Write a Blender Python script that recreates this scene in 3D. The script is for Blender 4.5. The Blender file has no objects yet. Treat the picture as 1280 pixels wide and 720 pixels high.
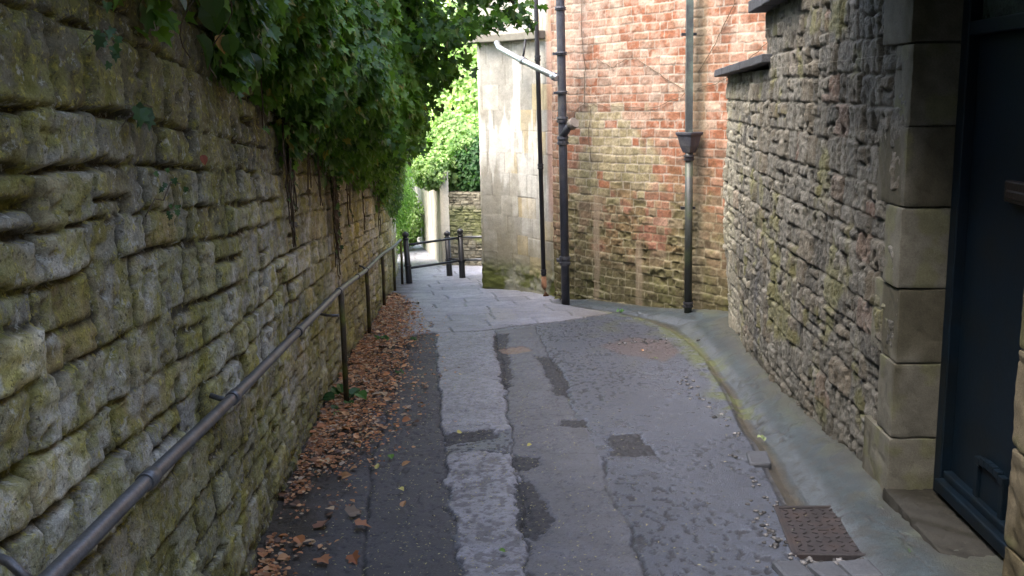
import bpy, math, random
import numpy as np
from mathutils import Matrix, Vector

# ------------------------------------------------------------------ camera, light, exposure
scn = bpy.context.scene
rng = np.random.default_rng(7)
random.seed(7)

cam_d = bpy.data.cameras.new('camera')
cam = bpy.data.objects.new('camera', cam_d)
scn.collection.objects.link(cam)
cam_d.sensor_width = 36.0
cam_d.lens = 36.0 * 1250 / 1280
cam_d.clip_start = 0.05
cam_d.clip_end = 2000
cam.matrix_world = Matrix.Translation((0, 0, 1.6)) @ Matrix.Rotation(math.radians(90 - 10.9), 4, 'X') @ Matrix.Rotation(-0.02, 4, 'Z')
scn.camera = cam
scn.render.resolution_x, scn.render.resolution_y = 1024, 576

SUN_EL, SUN_AZ = math.radians(57), math.radians(-122)     # azimuth clockwise from +Y: behind and to the left
world = bpy.data.worlds.new('World')
scn.world = world
world.use_nodes = True
wn = world.node_tree
wn.nodes.clear()
wo = wn.nodes.new('ShaderNodeOutputWorld')
bg = wn.nodes.new('ShaderNodeBackground')
sky = wn.nodes.new('ShaderNodeTexSky')
sky.sky_type = 'NISHITA'
sky.sun_disc = False
sky.sun_elevation = SUN_EL
sky.sun_rotation = SUN_AZ
sky.air_density = 1.0
sky.dust_density = 4.0
sky.ozone_density = 0.6
bg.inputs['Strength'].default_value = 0.15
wn.links.new(sky.outputs[0], bg.inputs['Color'])
wn.links.new(bg.outputs[0], wo.inputs['Surface'])

sun_d = bpy.data.lights.new('sun', 'SUN')
sun_d.energy = 0.55
sun_d.angle = math.radians(40)
sun_d.color = (1.0, 0.98, 0.94)
sun = bpy.data.objects.new('sun', sun_d)
scn.collection.objects.link(sun)
sd_ = Vector((math.sin(SUN_AZ) * math.cos(SUN_EL), math.cos(SUN_AZ) * math.cos(SUN_EL), math.sin(SUN_EL)))
sun.rotation_euler = sd_.to_track_quat('Z', 'Y').to_euler()

vs = scn.view_settings
vs.view_transform = 'Standard'
vs.look = 'None'
vs.gamma = 1.0
vs.use_curve_mapping = False
vs.exposure = 3.0

# ------------------------------------------------------------------ helpers
SL = 0.08                                  # the lane falls 8 cm per metre
def gz(y):
    return -SL * np.asarray(y, dtype=float)

def _h(ix, iy, seed):
    n = (ix.astype(np.int64) * 374761393 + iy.astype(np.int64) * 668265263 + seed * 1442695041) & 0xFFFFFFFF
    n = ((n ^ (n >> 13)) * 1274126177) & 0xFFFFFFFF
    n = n ^ (n >> 16)
    return (n & 0xFFFFFF) / float(0xFFFFFF)

def vn(x, y, seed=0):
    x = np.asarray(x, dtype=float); y = np.asarray(y, dtype=float)
    x, y = np.broadcast_arrays(x, y)
    ix = np.floor(x); iy = np.floor(y)
    fx = x - ix; fy = y - iy
    fx = fx * fx * (3 - 2 * fx); fy = fy * fy * (3 - 2 * fy)
    ix = ix.astype(np.int64); iy = iy.astype(np.int64)
    a = _h(ix, iy, seed); b = _h(ix + 1, iy, seed); c = _h(ix, iy + 1, seed); d = _h(ix + 1, iy + 1, seed)
    return (a * (1 - fx) + b * fx) * (1 - fy) + (c * (1 - fx) + d * fx) * fy

def fbm(x, y, seed=0, o=4):
    t = 0; a = 0.5; s = 0
    for k in range(o):
        t = t + a * vn(x * 2 ** k + 17.3 * k, y * 2 ** k - 9.1 * k, seed + k); s += a; a *= 0.5
    return t / s

def sstep(a, b, x):
    t = np.clip((x - a) / (b - a), 0, 1)
    return t * t * (3 - 2 * t)

def mixc(a, b, t):
    t = np.asarray(t)[..., None]
    return a * (1 - t) + np.asarray(b) * t

def ramp(x, pts):
    return np.interp(x, [p[0] for p in pts], [p[1] for p in pts])

def link(o, parent=None):
    scn.collection.objects.link(o)
    if parent is not None:
        o.parent = parent
    return o

def np_mesh(name, verts, faces, mat, parent=None, col=None, smooth=True, extra=None):
    """faces: int array (n,k), all the same corner count"""
    me = bpy.data.meshes.new(name)
    verts = np.asarray(verts, dtype=np.float32).reshape(-1, 3)
    faces = np.asarray(faces, dtype=np.int32)
    n, k = faces.shape
    me.vertices.add(len(verts)); me.vertices.foreach_set('co', verts.ravel())
    me.loops.add(n * k); me.loops.foreach_set('vertex_index', faces.ravel())
    me.polygons.add(n)
    me.polygons.foreach_set('loop_start', np.arange(n, dtype=np.int32) * k)
    me.polygons.foreach_set('use_smooth', np.full(n, smooth, dtype=bool))
    if col is not None:
        c4 = np.ones((len(verts), 4), dtype=np.float32); c4[:, :3] = np.clip(np.asarray(col).reshape(-1, 3), 0, 1)
        at = me.color_attributes.new('Col', 'FLOAT_COLOR', 'POINT'); at.data.foreach_set('color', c4.ravel())
    if extra is not None:
        for nm, arr in extra.items():
            at = me.attributes.new(nm, 'FLOAT', 'POINT'); at.data.foreach_set('value', np.asarray(arr, dtype=np.float32).ravel())
    me.update(calc_edges=True)
    me.validate()
    me.materials.append(mat)
    o = bpy.data.objects.new(name, me)
    return link(o, parent)

def grid_faces(nr, nc, flip=False):
    i = np.arange(nr - 1)[:, None] * nc + np.arange(nc - 1)[None, :]
    f = np.stack([i, i + 1, i + nc + 1, i + nc], -1).reshape(-1, 4)
    return f[:, ::-1] if flip else f

class MB:
    """collects simple solids as one mesh"""
    def __init__(self): self.v = []; self.f = []
    def add(self, vs_, fs_):
        b = len(self.v); self.v += [tuple(map(float, p)) for p in vs_]; self.f += [tuple(b + i for i in f) for f in fs_]
    def tube(self, pts, r, seg=12, caps=True, square=False):
        pts = [Vector(p) for p in pts]
        rs = r if hasattr(r, '__len__') else [r] * len(pts)
        rings = []
        for i, p in enumerate(pts):
            t = (pts[min(i + 1, len(pts) - 1)] - pts[max(i - 1, 0)])
            if t.length < 1e-9: t = Vector((0, 0, 1))
            t.normalize()
            up = Vector((0, 0, 1)) if abs(t.z) < 0.92 else Vector((0, 1, 0))
            a = t.cross(up).normalized(); b = a.cross(t)
            rr = rs[i]
            ring = []
            for k in range(seg):
                an = 2 * math.pi * (k + (0.5 if square else 0)) / seg
                ring.append(p + (a * math.cos(an) + b * math.sin(an)) * rr)
            rings.append(ring)
        vs_ = [q for rg in rings for q in rg]; fs_ = []
        for i in range(len(pts) - 1):
            for k in range(seg):
                k2 = (k + 1) % seg
                fs_.append((i * seg + k, i * seg + k2, (i + 1) * seg + k2, (i + 1) * seg + k))
        if caps:
            fs_.append(tuple(range(seg))[::-1]); fs_.append(tuple((len(pts) - 1) * seg + k for k in range(seg)))
        self.add(vs_, fs_); return self
    def lathe(self, c, prof, seg=16):
        pts = [(c[0], c[1], c[2] + z) for z, r in prof]
        vs_ = []; fs_ = []
        for (x, y, z), (zz, r) in zip(pts, prof):
            for k in range(seg):
                an = 2 * math.pi * k / seg
                vs_.append((x + r * math.cos(an), y + r * math.sin(an), z))
        for i in range(len(prof) - 1):
            for k in range(seg):
                k2 = (k + 1) % seg
                fs_.append((i * seg + k, i * seg + k2, (i + 1) * seg + k2, (i + 1) * seg + k))
        fs_.append(tuple(range(seg))[::-1]); fs_.append(tuple((len(prof) - 1) * seg + k for k in range(seg)))
        self.add(vs_, fs_); return self
    def box(self, c, s, ax=None, jit=0):
        """c centre, s sizes, ax optional 3 axis vectors"""
        ax = ax or (Vector((1, 0, 0)), Vector((0, 1, 0)), Vector((0, 0, 1)))
        c = Vector(c); vs_ = []
        for k in (-1, 1):
            for j in (-1, 1):
                for i in (-1, 1):
                    vs_.append(c + ax[0] * (i * s[0] / 2 + random.uniform(-jit, jit)) + ax[1] * (j * s[1] / 2 + random.uniform(-jit, jit)) + ax[2] * (k * s[2] / 2 + random.uniform(-jit, jit)))
        self.add(vs_, [(0, 2, 3, 1), (4, 5, 7, 6), (0, 1, 5, 4), (2, 6, 7, 3), (0, 4, 6, 2), (1, 3, 7, 5)]); return self
    def build(self, name, mat, parent=None, bevel=0, smooth=False, sub=0):
        me = bpy.data.meshes.new(name); me.from_pydata(self.v, [], self.f); me.update()
        me.materials.append(mat)
        o = bpy.data.objects.new(name, me); link(o, parent)
        if smooth:
            for p in me.polygons: p.use_smooth = len(p.vertices) <= 4
        if bevel:
            m = o.modifiers.new('bevel', 'BEVEL'); m.width = bevel; m.segments = 2; m.limit_method = 'ANGLE'
        return o

def tag(o, label=None, cat=None, group=None, kind=None):
    if label: o['label'] = label
    if cat: o['category'] = cat
    if group: o['group'] = group
    if kind: o['kind'] = kind
    return o

def empty(name, loc=(0, 0, 0)):
    o = bpy.data.objects.new(name, None); o.location = loc; o.empty_display_size = 0.1
    return link(o)

def rebase(o_empty):
    """children were built in world space: keep them there"""
    bpy.context.view_layer.update()
    for ch in o_empty.children:
        ch.matrix_parent_inverse = o_empty.matrix_world.inverted()

# ------------------------------------------------------------------ materials
def new_mat(name):
    m = bpy.data.materials.new(name); m.use_nodes = True
    return m, m.node_tree, m.node_tree.nodes['Principled BSDF']

def surf_mat(name, color=None, rough=0.85, rough_attr=None, fine=60, mid=9, amt=0.35, bump=0.5, bdist=0.004, spec=0.3, metallic=0, tint=None, tint_scale=4, tint_amt=0.5, specks=()):
    """vertex colour (or plain colour) broken up by noises of several sizes, and a fine bump"""
    m, nt, p = new_mat(name)
    N, L = nt.nodes, nt.links
    tc = N.new('ShaderNodeTexCoord')
    if color is None:
        src = N.new('ShaderNodeAttribute'); src.attribute_name = 'Col'; cs = src.outputs['Color']
    else:
        rgb = N.new('ShaderNodeRGB'); rgb.outputs[0].default_value = (*color, 1); cs = rgb.outputs[0]
    n1 = N.new('ShaderNodeTexNoise'); n1.inputs['Scale'].default_value = fine; n1.inputs['Detail'].default_value = 5; n1.inputs['Roughness'].default_value = 0.7
    n2 = N.new('ShaderNodeTexNoise'); n2.inputs['Scale'].default_value = mid; n2.inputs['Detail'].default_value = 6; n2.inputs['Roughness'].default_value = 0.65
    for n in (n1, n2): L.new(tc.outputs['Object'], n.inputs['Vector'])
    if tint is not None:
        n3 = N.new('ShaderNodeTexNoise'); n3.inputs['Scale'].default_value = tint_scale; n3.inputs['Detail'].default_value = 6; L.new(tc.outputs['Object'], n3.inputs['Vector'])
        r3 = N.new('ShaderNodeMapRange'); r3.inputs[1].default_value = 0.48; r3.inputs[2].default_value = 0.66; r3.inputs[3].default_value = 0; r3.inputs[4].default_value = tint_amt
        L.new(n3.outputs[0], r3.inputs[0])
        mt = N.new('ShaderNodeMix'); mt.data_type = 'RGBA'; L.new(r3.outputs[0], mt.inputs['Factor']); L.new(cs, mt.inputs['A']); mt.inputs['B'].default_value = (*tint, 1)
        cs = mt.outputs['Result']
    for (sc_, col_, lo_, hi_, am_) in specks:
        n4 = N.new('ShaderNodeTexNoise'); n4.inputs['Scale'].default_value = sc_; n4.inputs['Detail'].default_value = 8; n4.inputs['Roughness'].default_value = 0.72; L.new(tc.outputs['Object'], n4.inputs['Vector'])
        r4 = N.new('ShaderNodeMapRange'); r4.inputs[1].default_value = lo_; r4.inputs[2].default_value = hi_; r4.inputs[3].default_value = 0; r4.inputs[4].default_value = am_
        L.new(n4.outputs[0], r4.inputs[0])
        mt = N.new('ShaderNodeMix'); mt.data_type = 'RGBA'; L.new(r4.outputs[0], mt.inputs['Factor']); L.new(cs, mt.inputs['A']); mt.inputs['B'].default_value = (*col_, 1)
        cs = mt.outputs['Result']
    n5 = N.new('ShaderNodeTexNoise'); n5.inputs['Scale'].default_value = fine * 3.3; n5.inputs['Detail'].default_value = 4; n5.inputs['Roughness'].default_value = 0.8; L.new(tc.outputs['Object'], n5.inputs['Vector'])
    m5 = N.new('ShaderNodeMapRange'); m5.inputs[1].default_value = 0.3; m5.inputs[2].default_value = 0.7; m5.inputs[3].default_value = 1 - amt * 0.8; m5.inputs[4].default_value = 1 + amt * 0.8
    L.new(n5.outputs[0], m5.inputs[0])
    s5 = N.new('ShaderNodeVectorMath'); s5.operation = 'SCALE'; L.new(cs, s5.inputs[0]); L.new(m5.outputs[0], s5.inputs['Scale']); cs = s5.outputs[0]
    add = N.new('ShaderNodeMath'); add.operation = 'ADD'; L.new(n1.outputs[0], add.inputs[0]); L.new(n2.outputs[0], add.inputs[1])
    mr = N.new('ShaderNodeMapRange'); mr.inputs[1].default_value = 0.65; mr.inputs[2].default_value = 1.35; mr.inputs[3].default_value = 1 - amt; mr.inputs[4].default_value = 1 + amt
    L.new(add.outputs[0], mr.inputs[0])
    mul = N.new('ShaderNodeVectorMath'); mul.operation = 'SCALE'; L.new(cs, mul.inputs[0]); L.new(mr.outputs[0], mul.inputs['Scale'])
    L.new(mul.outputs[0], p.inputs['Base Color'])
    bp = N.new('ShaderNodeBump'); bp.inputs['Strength'].default_value = bump; bp.inputs['Distance'].default_value = bdist
    L.new(add.outputs[0], bp.inputs['Height']); L.new(bp.outputs[0], p.inputs['Normal'])
    p.inputs['Specular IOR Level'].default_value = spec
    p.inputs['Metallic'].default_value = metallic
    if rough_attr:
        ra = N.new('ShaderNodeAttribute'); ra.attribute_name = rough_attr
        ad = N.new('ShaderNodeMath'); ad.operation = 'MULTIPLY_ADD'; L.new(n2.outputs[0], ad.inputs[0]); ad.inputs[1].default_value = 0.35; ad.inputs[2].default_value = -0.17
        a2 = N.new('ShaderNodeMath'); a2.operation = 'ADD'; a2.use_clamp = True; L.new(ra.outputs['Fac'], a2.inputs[0]); L.new(ad.outputs[0], a2.inputs[1])
        L.new(a2.outputs[0], p.inputs['Roughness'])
    else:
        p.inputs['Roughness'].default_value = rough
    return m

def leaf_mat(name, trans=0.35, rough=0.45):
    m, nt, p = new_mat(name)
    N, L = nt.nodes, nt.links
    a = N.new('ShaderNodeAttribute'); a.attribute_name = 'Col'
    L.new(a.outputs['Color'], p.inputs['Base Color']); p.inputs['Roughness'].default_value = rough; p.inputs['Specular IOR Level'].default_value = 0.35
    if trans:
        t = N.new('ShaderNodeBsdfTranslucent')
        g = N.new('ShaderNodeVectorMath'); g.operation = 'MULTIPLY'; g.inputs[1].default_value = (1.3, 1.6, 0.5); L.new(a.outputs['Color'], g.inputs[0]); L.new(g.outputs[0], t.inputs['Color'])
        mx = N.new('ShaderNodeMixShader'); mx.inputs[0].default_value = trans
        L.new(p.outputs[0], mx.inputs[1]); L.new(t.outputs[0], mx.inputs[2]); L.new(mx.outputs[0], N['Material Output'].inputs['Surface'])
    return m

M = {}
M['oldstone'] = surf_mat('old_stone', fine=70, mid=14, amt=0.42, bump=1.0, bdist=0.010, rough=0.92, spec=0.2, specks=((9, (0.25, 0.245, 0.05), 0.50, 0.57, 0.5), (22, (0.50, 0.50, 0.44), 0.575, 0.62, 0.6), (34, (0.46, 0.40, 0.08), 0.57, 0.61, 0.6), (60, (0.06, 0.055, 0.035), 0.57, 0.62, 0.7)))
M['rubble'] = surf_mat('grey_rubble', fine=80, mid=16, amt=0.4, bump=1.0, bdist=0.010, rough=0.9, spec=0.25, specks=((30, (0.22, 0.215, 0.19), 0.58, 0.64, 0.4), (40, (0.035, 0.032, 0.026), 0.58, 0.65, 0.6)))
M['brick'] = surf_mat('brickwork', fine=45, mid=10, amt=0.3, bump=0.6, bdist=0.005, rough=0.92, spec=0.2)
M['ashlar'] = surf_mat('pale_ashlar', fine=40, mid=7, amt=0.22, bump=0.5, bdist=0.004, rough=0.9, spec=0.2)
M['quoin'] = surf_mat('dressed_stone', color=(0.155, 0.137, 0.098), fine=120, mid=12, amt=0.3, bump=0.5, bdist=0.002, rough=0.9, spec=0.2, tint=(0.075, 0.068, 0.034), tint_scale=3, tint_amt=0.7, specks=((25, (0.06, 0.055, 0.04), 0.58, 0.66, 0.5),))
M['slate'] = surf_mat('dark_coping', color=(0.045, 0.048, 0.055), fine=60, mid=10, amt=0.5, bump=0.6, bdist=0.003, rough=0.75, spec=0.35)
M['lane'] = surf_mat('wet_lane', rough_attr='Rough', fine=110, mid=13, amt=0.40, bump=1.0, bdist=0.008, spec=0.7, specks=((55, (0.020, 0.020, 0.022), 0.56, 0.60, 0.75), (95, (0.22, 0.22, 0.23), 0.60, 0.66, 0.35)))
M['soil'] = surf_mat('soil', color=(0.06, 0.055, 0.035), tint=(0.05, 0.09, 0.02), rough=0.95)
M['step'] = surf_mat('worn_step', color=(0.085, 0.078, 0.062), fine=90, mid=12, amt=0.4, bump=0.6, bdist=0.004, rough=0.85, spec=0.3, tint=(0.035, 0.032, 0.025), tint_scale=6, tint_amt=0.8)
M['cap'] = surf_mat('pipe_cap', color=(0.16, 0.14, 0.12), rough=0.7)
M['dressed'] = surf_mat('dressed_block', fine=130, mid=14, amt=0.3, bump=0.7, bdist=0.003, rough=0.9, spec=0.2, specks=((40, (0.05, 0.046, 0.034), 0.60, 0.66, 0.5),))
M['corbel'] = surf_mat('corbel_stone', color=(0.17, 0.16, 0.13), fine=120, mid=12, amt=0.3, bump=0.5, bdist=0.002, rough=0.9, spec=0.2)
M['black'] = surf_mat('black_paint', color=(0.022, 0.022, 0.026), fine=80, mid=12, amt=0.4, bump=0.25, bdist=0.001, rough=0.42, spec=0.5)
M['pipe'] = surf_mat('grey_black_paint', color=(0.04, 0.042, 0.054), fine=60, mid=9, amt=0.45, bump=0.3, bdist=0.001, rough=0.45, spec=0.5, tint=(0.09, 0.085, 0.075), tint_scale=7, tint_amt=0.5)
M['pipegreen'] = surf_mat('weathered_grey_paint', color=(0.045, 0.052, 0.053), fine=60, mid=9, amt=0.35, bump=0.3, bdist=0.001, rough=0.5, spec=0.45, tint=(0.12, 0.16, 0.13), tint_scale=5, tint_amt=0.6)
M['clay'] = surf_mat('clay_shoe', color=(0.22, 0.11, 0.06), rough=0.85)
M['zinc'] = surf_mat('galvanised', color=(0.38, 0.40, 0.42), fine=50, mid=6, amt=0.2, bump=0.1, bdist=0.001, rough=0.36, spec=0.5, metallic=0.8)
M['steel'] = surf_mat('worn_rail_steel', color=(0.15, 0.155, 0.165), fine=60, mid=6, amt=0.35, bump=0.25, bdist=0.001, rough=0.42, spec=0.5, metallic=0.5, tint=(0.07, 0.06, 0.05), tint_scale=9, tint_amt=0.5)
M['mosspost'] = surf_mat('mossy_iron', color=(0.075, 0.06, 0.04), fine=50, mid=6, amt=0.4, bump=0.5, bdist=0.002, rough=0.85, tint=(0.14, 0.15, 0.03), tint_scale=5, tint_amt=0.85)
M['iron'] = surf_mat('rusty_cast_iron', color=(0.034, 0.030, 0.031), fine=70, mid=12, amt=0.45, bump=0.4, bdist=0.002, rough=0.45, spec=0.5, tint=(0.05, 0.034, 0.028), tint_scale=9, tint_amt=0.6)
M['navy'] = surf_mat('navy_paint', color=(0.0018, 0.0065, 0.0125), fine=50, mid=5, amt=0.35, bump=0.25, bdist=0.002, rough=0.5, spec=0.22, tint=(0.004, 0.007, 0.009), tint_scale=6, tint_amt=0.7)
M['brown'] = surf_mat('dark_brass', color=(0.018, 0.010, 0.007), rough=0.5)
M['paleglass'] = surf_mat('grimy_glass', color=(0.05, 0.065, 0.065), rough=0.25, fine=20, amt=0.5)
M['pebble'] = surf_mat('pebble', fine=60, mid=30, amt=0.3, rough=0.8)
M['bark'] = surf_mat('bark', color=(0.07, 0.055, 0.035), fine=40, mid=8, amt=0.5, bump=0.9, bdist=0.01, rough=0.95, tint=(0.06, 0.08, 0.02))
M['stem'] = surf_mat('dry_stem', color=(0.10, 0.075, 0.05), fine=60, mid=15, amt=0.4, rough=0.95)
M['leaf'] = leaf_mat('leaf_green', 0.35, 0.4)
M['leafbg'] = leaf_mat('leaf_sunny', 0.45, 0.5)
M['deadleaf'] = leaf_mat('leaf_dead', 0.1, 0.6)

# ------------------------------------------------------------------ masonry engine
def make_rects(s0, s1, v0, v1, hrange, wrange, split=0.25, seed=1, tall=0.0):
    r = random.Random(seed); out = []; v = v0; k = 0
    while v < v1:
        h = r.uniform(*hrange); s = s0 - r.uniform(0, wrange[1])
        while s < s1:
            w = r.uniform(*wrange)
            if r.random() < 0.15: w *= 1.35
            q = r.random()
            if q < split and h > hrange[0] * 1.15:
                c = r.uniform(0.35, 0.65) * h; m = r.uniform(0.3, 0.7) * w
                out.append((s, s + w, v, v + c))
                if w > wrange[0] * 1.5 and r.random() < 0.6:
                    out.append((s, s + m, v + c, v + h)); out.append((s + m, s + w, v + c, v + h))
                else: out.append((s, s + w, v + c, v + h))
            else:
                out.append((s, s + w, v, v + h + (r.uniform(0, 0.02))))
            s += w
        v += h; k += 1
    return out

def brick_rects(s0, s1, v0, v1, h, ln, seed=3):
    r = random.Random(seed); out = []; v = v0; k = 0
    while v < v1:
        hh = h * r.uniform(0.94, 1.06)
        s = s0 - ln * (0.5 if k % 2 else 0.05) - r.uniform(0, 0.04)
        while s < s1:
            w = ln * r.choice([1, 1, 1, 0.52]) * r.uniform(0.93, 1.07)
            out.append((s, s + w, v, v + hh)); s += w
        v += hh; k += 1
    return out

def eval_rects(sa, va, rects, warp, wf, seed, edge, asx=1.0, vwave=0.0):
    """distance to the stone's own edge and the stone number at every grid point"""
    S, V = np.meshgrid(sa, va)
    Sw = S + warp * (fbm(S * wf, V * wf, seed, 3) - 0.5) * 2
    Vw = V + warp * (fbm(S * wf, V * wf, seed + 50, 3) - 0.5) * 2 + vwave * (fbm(S * 0.9, V * 0.35, seed + 90, 2) - 0.5) * 2
    SD = np.full(S.shape, -1.0); ID = np.full(S.shape, -1, dtype=int)
    U = np.zeros(S.shape); W = np.zeros(S.shape)
    mg = warp + vwave + 0.01
    for i, (a, b, c, d) in enumerate(rects):
        i0, i1 = np.searchsorted(sa, [a - mg, b + mg]); j0, j1 = np.searchsorted(va, [c - mg, d + mg])
        if i1 <= i0 or j1 <= j0: continue
        s = Sw[j0:j1, i0:i1]; v = Vw[j0:j1, i0:i1]
        dx = np.minimum(s - a, b - s) * asx; dy = np.minimum(v - c, d - v)
        R = edge * 1.2
        ins = np.minimum(dx, dy)
        cr = R - np.hypot(np.maximum(R - dx, 0), np.maximum(R - dy, 0))
        sd = np.where((dx < R) & (dy < R), cr, ins)
        sub = SD[j0:j1, i0:i1]; m = sd > sub
        sub[m] = sd[m]; ID[j0:j1, i0:i1][m] = i
        U[j0:j1, i0:i1][m] = ((s - (a + b) / 2))[m]; W[j0:j1, i0:i1][m] = ((v - (c + d) / 2))[m]
    return S, V, SD, ID, U, W

def path_frame(path, s):
    P = np.array(path, dtype=float)
    d = np.hypot(*(P[1:] - P[:-1]).T); L = np.concatenate([[0], np.cumsum(d)])
    x = np.interp(s, L, P[:, 0]); y = np.interp(s, L, P[:, 1])
    e = 0.08
    tx = np.interp(s + e, L, P[:, 0]) - np.interp(s - e, L, P[:, 0]); ty = np.interp(s + e, L, P[:, 1]) - np.interp(s - e, L, P[:, 1])
    n = np.hypot(tx, ty); tx /= n; ty /= n
    return x, y, tx, ty

def path_len(path):
    P = np.array(path, dtype=float); return float(np.hypot(*(P[1:] - P[:-1]).T).sum())

def wall_mesh(name, path, sa, va, H, col, mat, side, zfun, thick=0.35, parent=None, batter=0.0, rough=None):
    """side +1: the face looks to the left of the path direction. The face sheet is closed with a top, ends and a back."""
    x, y, tx, ty = path_frame(path, sa)
    nx, ny = -ty * side, tx * side
    Z = zfun(sa[None, :], y[None, :], va[:, None])
    off = H - batter * (va[:, None] - va[0])
    X = x[None, :] + nx[None, :] * off; Y = y[None, :] + ny[None, :] * off
    V = np.stack([X, Y, Z], -1)
    nr, nc = H.shape
    bx = x - nx * thick; by = y - ny * thick
    cols_b = np.stack([x - nx * thick, y - ny * thick], -1)
    def backcol(c): return np.stack([np.full(H.shape[0], cols_b[c, 0]), np.full(H.shape[0], cols_b[c, 1]), Z[:, c]], -1)[:, None]
    V = np.concatenate([backcol(0), V, backcol(-1)], 1)
    bxy = np.concatenate([cols_b[:1], cols_b, cols_b[-1:]], 0)
    Zt = np.concatenate([Z[-1][:1], Z[-1], Z[-1][-1:]]); Zb = np.concatenate([Z[0][:1], Z[0], Z[0][-1:]])
    VV = np.concatenate([V, np.concatenate([bxy, Zt[:, None]], 1)[None], np.concatenate([bxy, Zb[:, None]], 1)[None]], 0)
    col = np.concatenate([col[:, :1], col, col[:, -1:]], 1)
    cc = np.concatenate([col, col[-1:], col[:1]], 0)
    nr, nc = VV.shape[:2]
    f = grid_faces(nr, nc, flip=(side > 0))
    o = np_mesh(name, VV.reshape(-1, 3), f, mat, parent, cc.reshape(-1, 3), smooth=True)
    return o, None

def round_prof(sd, e):
    t = np.clip(sd / e, 0, 1)
    return np.sqrt(1 - (1 - t) ** 2)

def stone_block(name, parent, items, mat, color, r=0.012, amp=0.006, seed=1, step=0.022):
    """dressed stone blocks with worn arrises; items: (centre, (sx, sy, sz), (ax, ay, az)) - one mesh"""
    VV = []; FF = []; CC = []; base = 0
    for k, (c, sz, ax) in enumerate(items):
        A = np.array([list(a) for a in ax]); c = np.array(list(c)); hs = np.array(sz) / 2
        tone = 0.82 + 0.36 * (((k * 37 + seed * 17) % 11) / 10.0)
        for d in range(3):
            e, f = (d + 1) % 3, (d + 2) % 3
            ne = max(4, int(sz[e] / step)); nf = max(4, int(sz[f] / step))
            U_, W_ = np.meshgrid(np.linspace(-1, 1, ne + 1), np.linspace(-1, 1, nf + 1))
            for sg in (-1, 1):
                P = np.zeros(U_.shape + (3,)); P[..., e] = U_ * hs[e]; P[..., f] = W_ * hs[f]; P[..., d] = sg * hs[d]
                rr = r * (0.6 + 0.9 * fbm(P[..., 0] * 9 + P[..., 2] * 7 + k, P[..., 1] * 9 + P[..., 2] * 5, seed, 3))[..., None]
                Q = np.clip(P, -(hs - rr), hs - rr); D = P - Q; ln = np.linalg.norm(D, axis=-1, keepdims=True) + 1e-9
                P = Q + D / ln * rr
                Wd = P @ A + c
                nz = fbm(Wd[..., 0] * 14 + Wd[..., 2] * 11, Wd[..., 1] * 14 - Wd[..., 2] * 9, seed + 3, 5) - 0.5
                chip = sstep(0.62, 0.74, fbm(Wd[..., 0] * 17 + Wd[..., 2] * 13, Wd[..., 1] * 17 - Wd[..., 2] * 12, seed + 7, 3))
                Wd = Wd + ((D / ln) @ A) * (amp * 2 * nz - amp * 1.3 * chip)[..., None]
                st = fbm(Wd[..., 0] * 5 + Wd[..., 1] * 5, Wd[..., 2] * 1.6 + k * 0.37, seed + 11, 4)
                C = np.broadcast_to(np.array(color) * tone, P.shape) * (0.7 + 0.6 * fbm(Wd[..., 1] * 9 + Wd[..., 0] * 9, Wd[..., 2] * 9, seed + 13, 4))[..., None]
                C = mixc(C, np.array(color) * np.array([0.42, 0.40, 0.30]), sstep(0.48, 0.66, st) * 0.75)
                C = mixc(C, np.array([0.10, 0.105, 0.045]), sstep(0.60, 0.72, fbm(Wd[..., 1] * 6 + Wd[..., 0] * 6, Wd[..., 2] * 6, seed + 17, 4)) * 0.5)
                nr, nc = U_.shape
                fl = grid_faces(nr, nc, flip=(sg < 0)) + base
                VV.append(Wd.reshape(-1, 3)); FF.append(fl); CC.append(C.reshape(-1, 3)); base += nr * nc
    return np_mesh(name, np.concatenate(VV), np.concatenate(FF), mat, parent, np.concatenate(CC), smooth=True)

def rnd_id(ID, seed, n=200000):
    t = np.random.default_rng(seed).random(n); return t[np.clip(ID, 0, n - 1)]

def geo_axis(a, b, d0, k, near=None):
    out = [a]; 
    while out[-1] < b: out.append(out[-1] + max(d0, k * abs((near if near is not None else 0) - out[-1])))
    out[-1] = b
    return np.array(out)

# ------------------------------------------------------------------ LAND
def build_land():
    xs = np.concatenate([-np.geomspace(400, 3, 22), np.linspace(-2.5, 2.5, 6), np.geomspace(3, 400, 22)])
    ys = np.concatenate([-np.geomspace(200, 3, 12), np.linspace(-2, 24, 27), np.geomspace(26, 600, 30)])
    X, Y = np.meshgrid(xs, ys)
    Z = np.where(Y < 24, -SL * Y, -SL * 24 - (np.clip(Y, 24, 60) - 24) * 0.02) - 0.06
    Z = Z + np.where(X < -2.6, np.minimum((-X - 2.6) * 0.5, 1.6), 0) * sstep(26, 14, Y)
    o = np_mesh('ground', np.stack([X, Y, Z], -1).reshape(-1, 3), grid_faces(*X.shape), M['soil'])
    tag(o, kind='structure')
build_land()

# ------------------------------------------------------------------ LANE SURFACE
def poly_sd(X, Y, poly):
    """positive inside"""
    d = np.full(X.shape, 1e9); ins = np.zeros(X.shape, bool)
    n = len(poly)
    for i in range(n):
        ax, ay = poly[i]; bx, by = poly[(i + 1) % n]
        ex, ey = bx - ax, by - ay; wx, wy = X - ax, Y - ay
        t = np.clip((wx * ex + wy * ey) / (ex * ex + ey * ey), 0, 1)
        d = np.minimum(d, np.hypot(wx - ex * t, wy - ey * t))
        c = ((ay > Y) != (by > Y)) & (X < (bx - ax) * (Y - ay) / (by - ay + 1e-12) + ax)
        ins ^= c
    return np.where(ins, d, -d)

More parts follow.
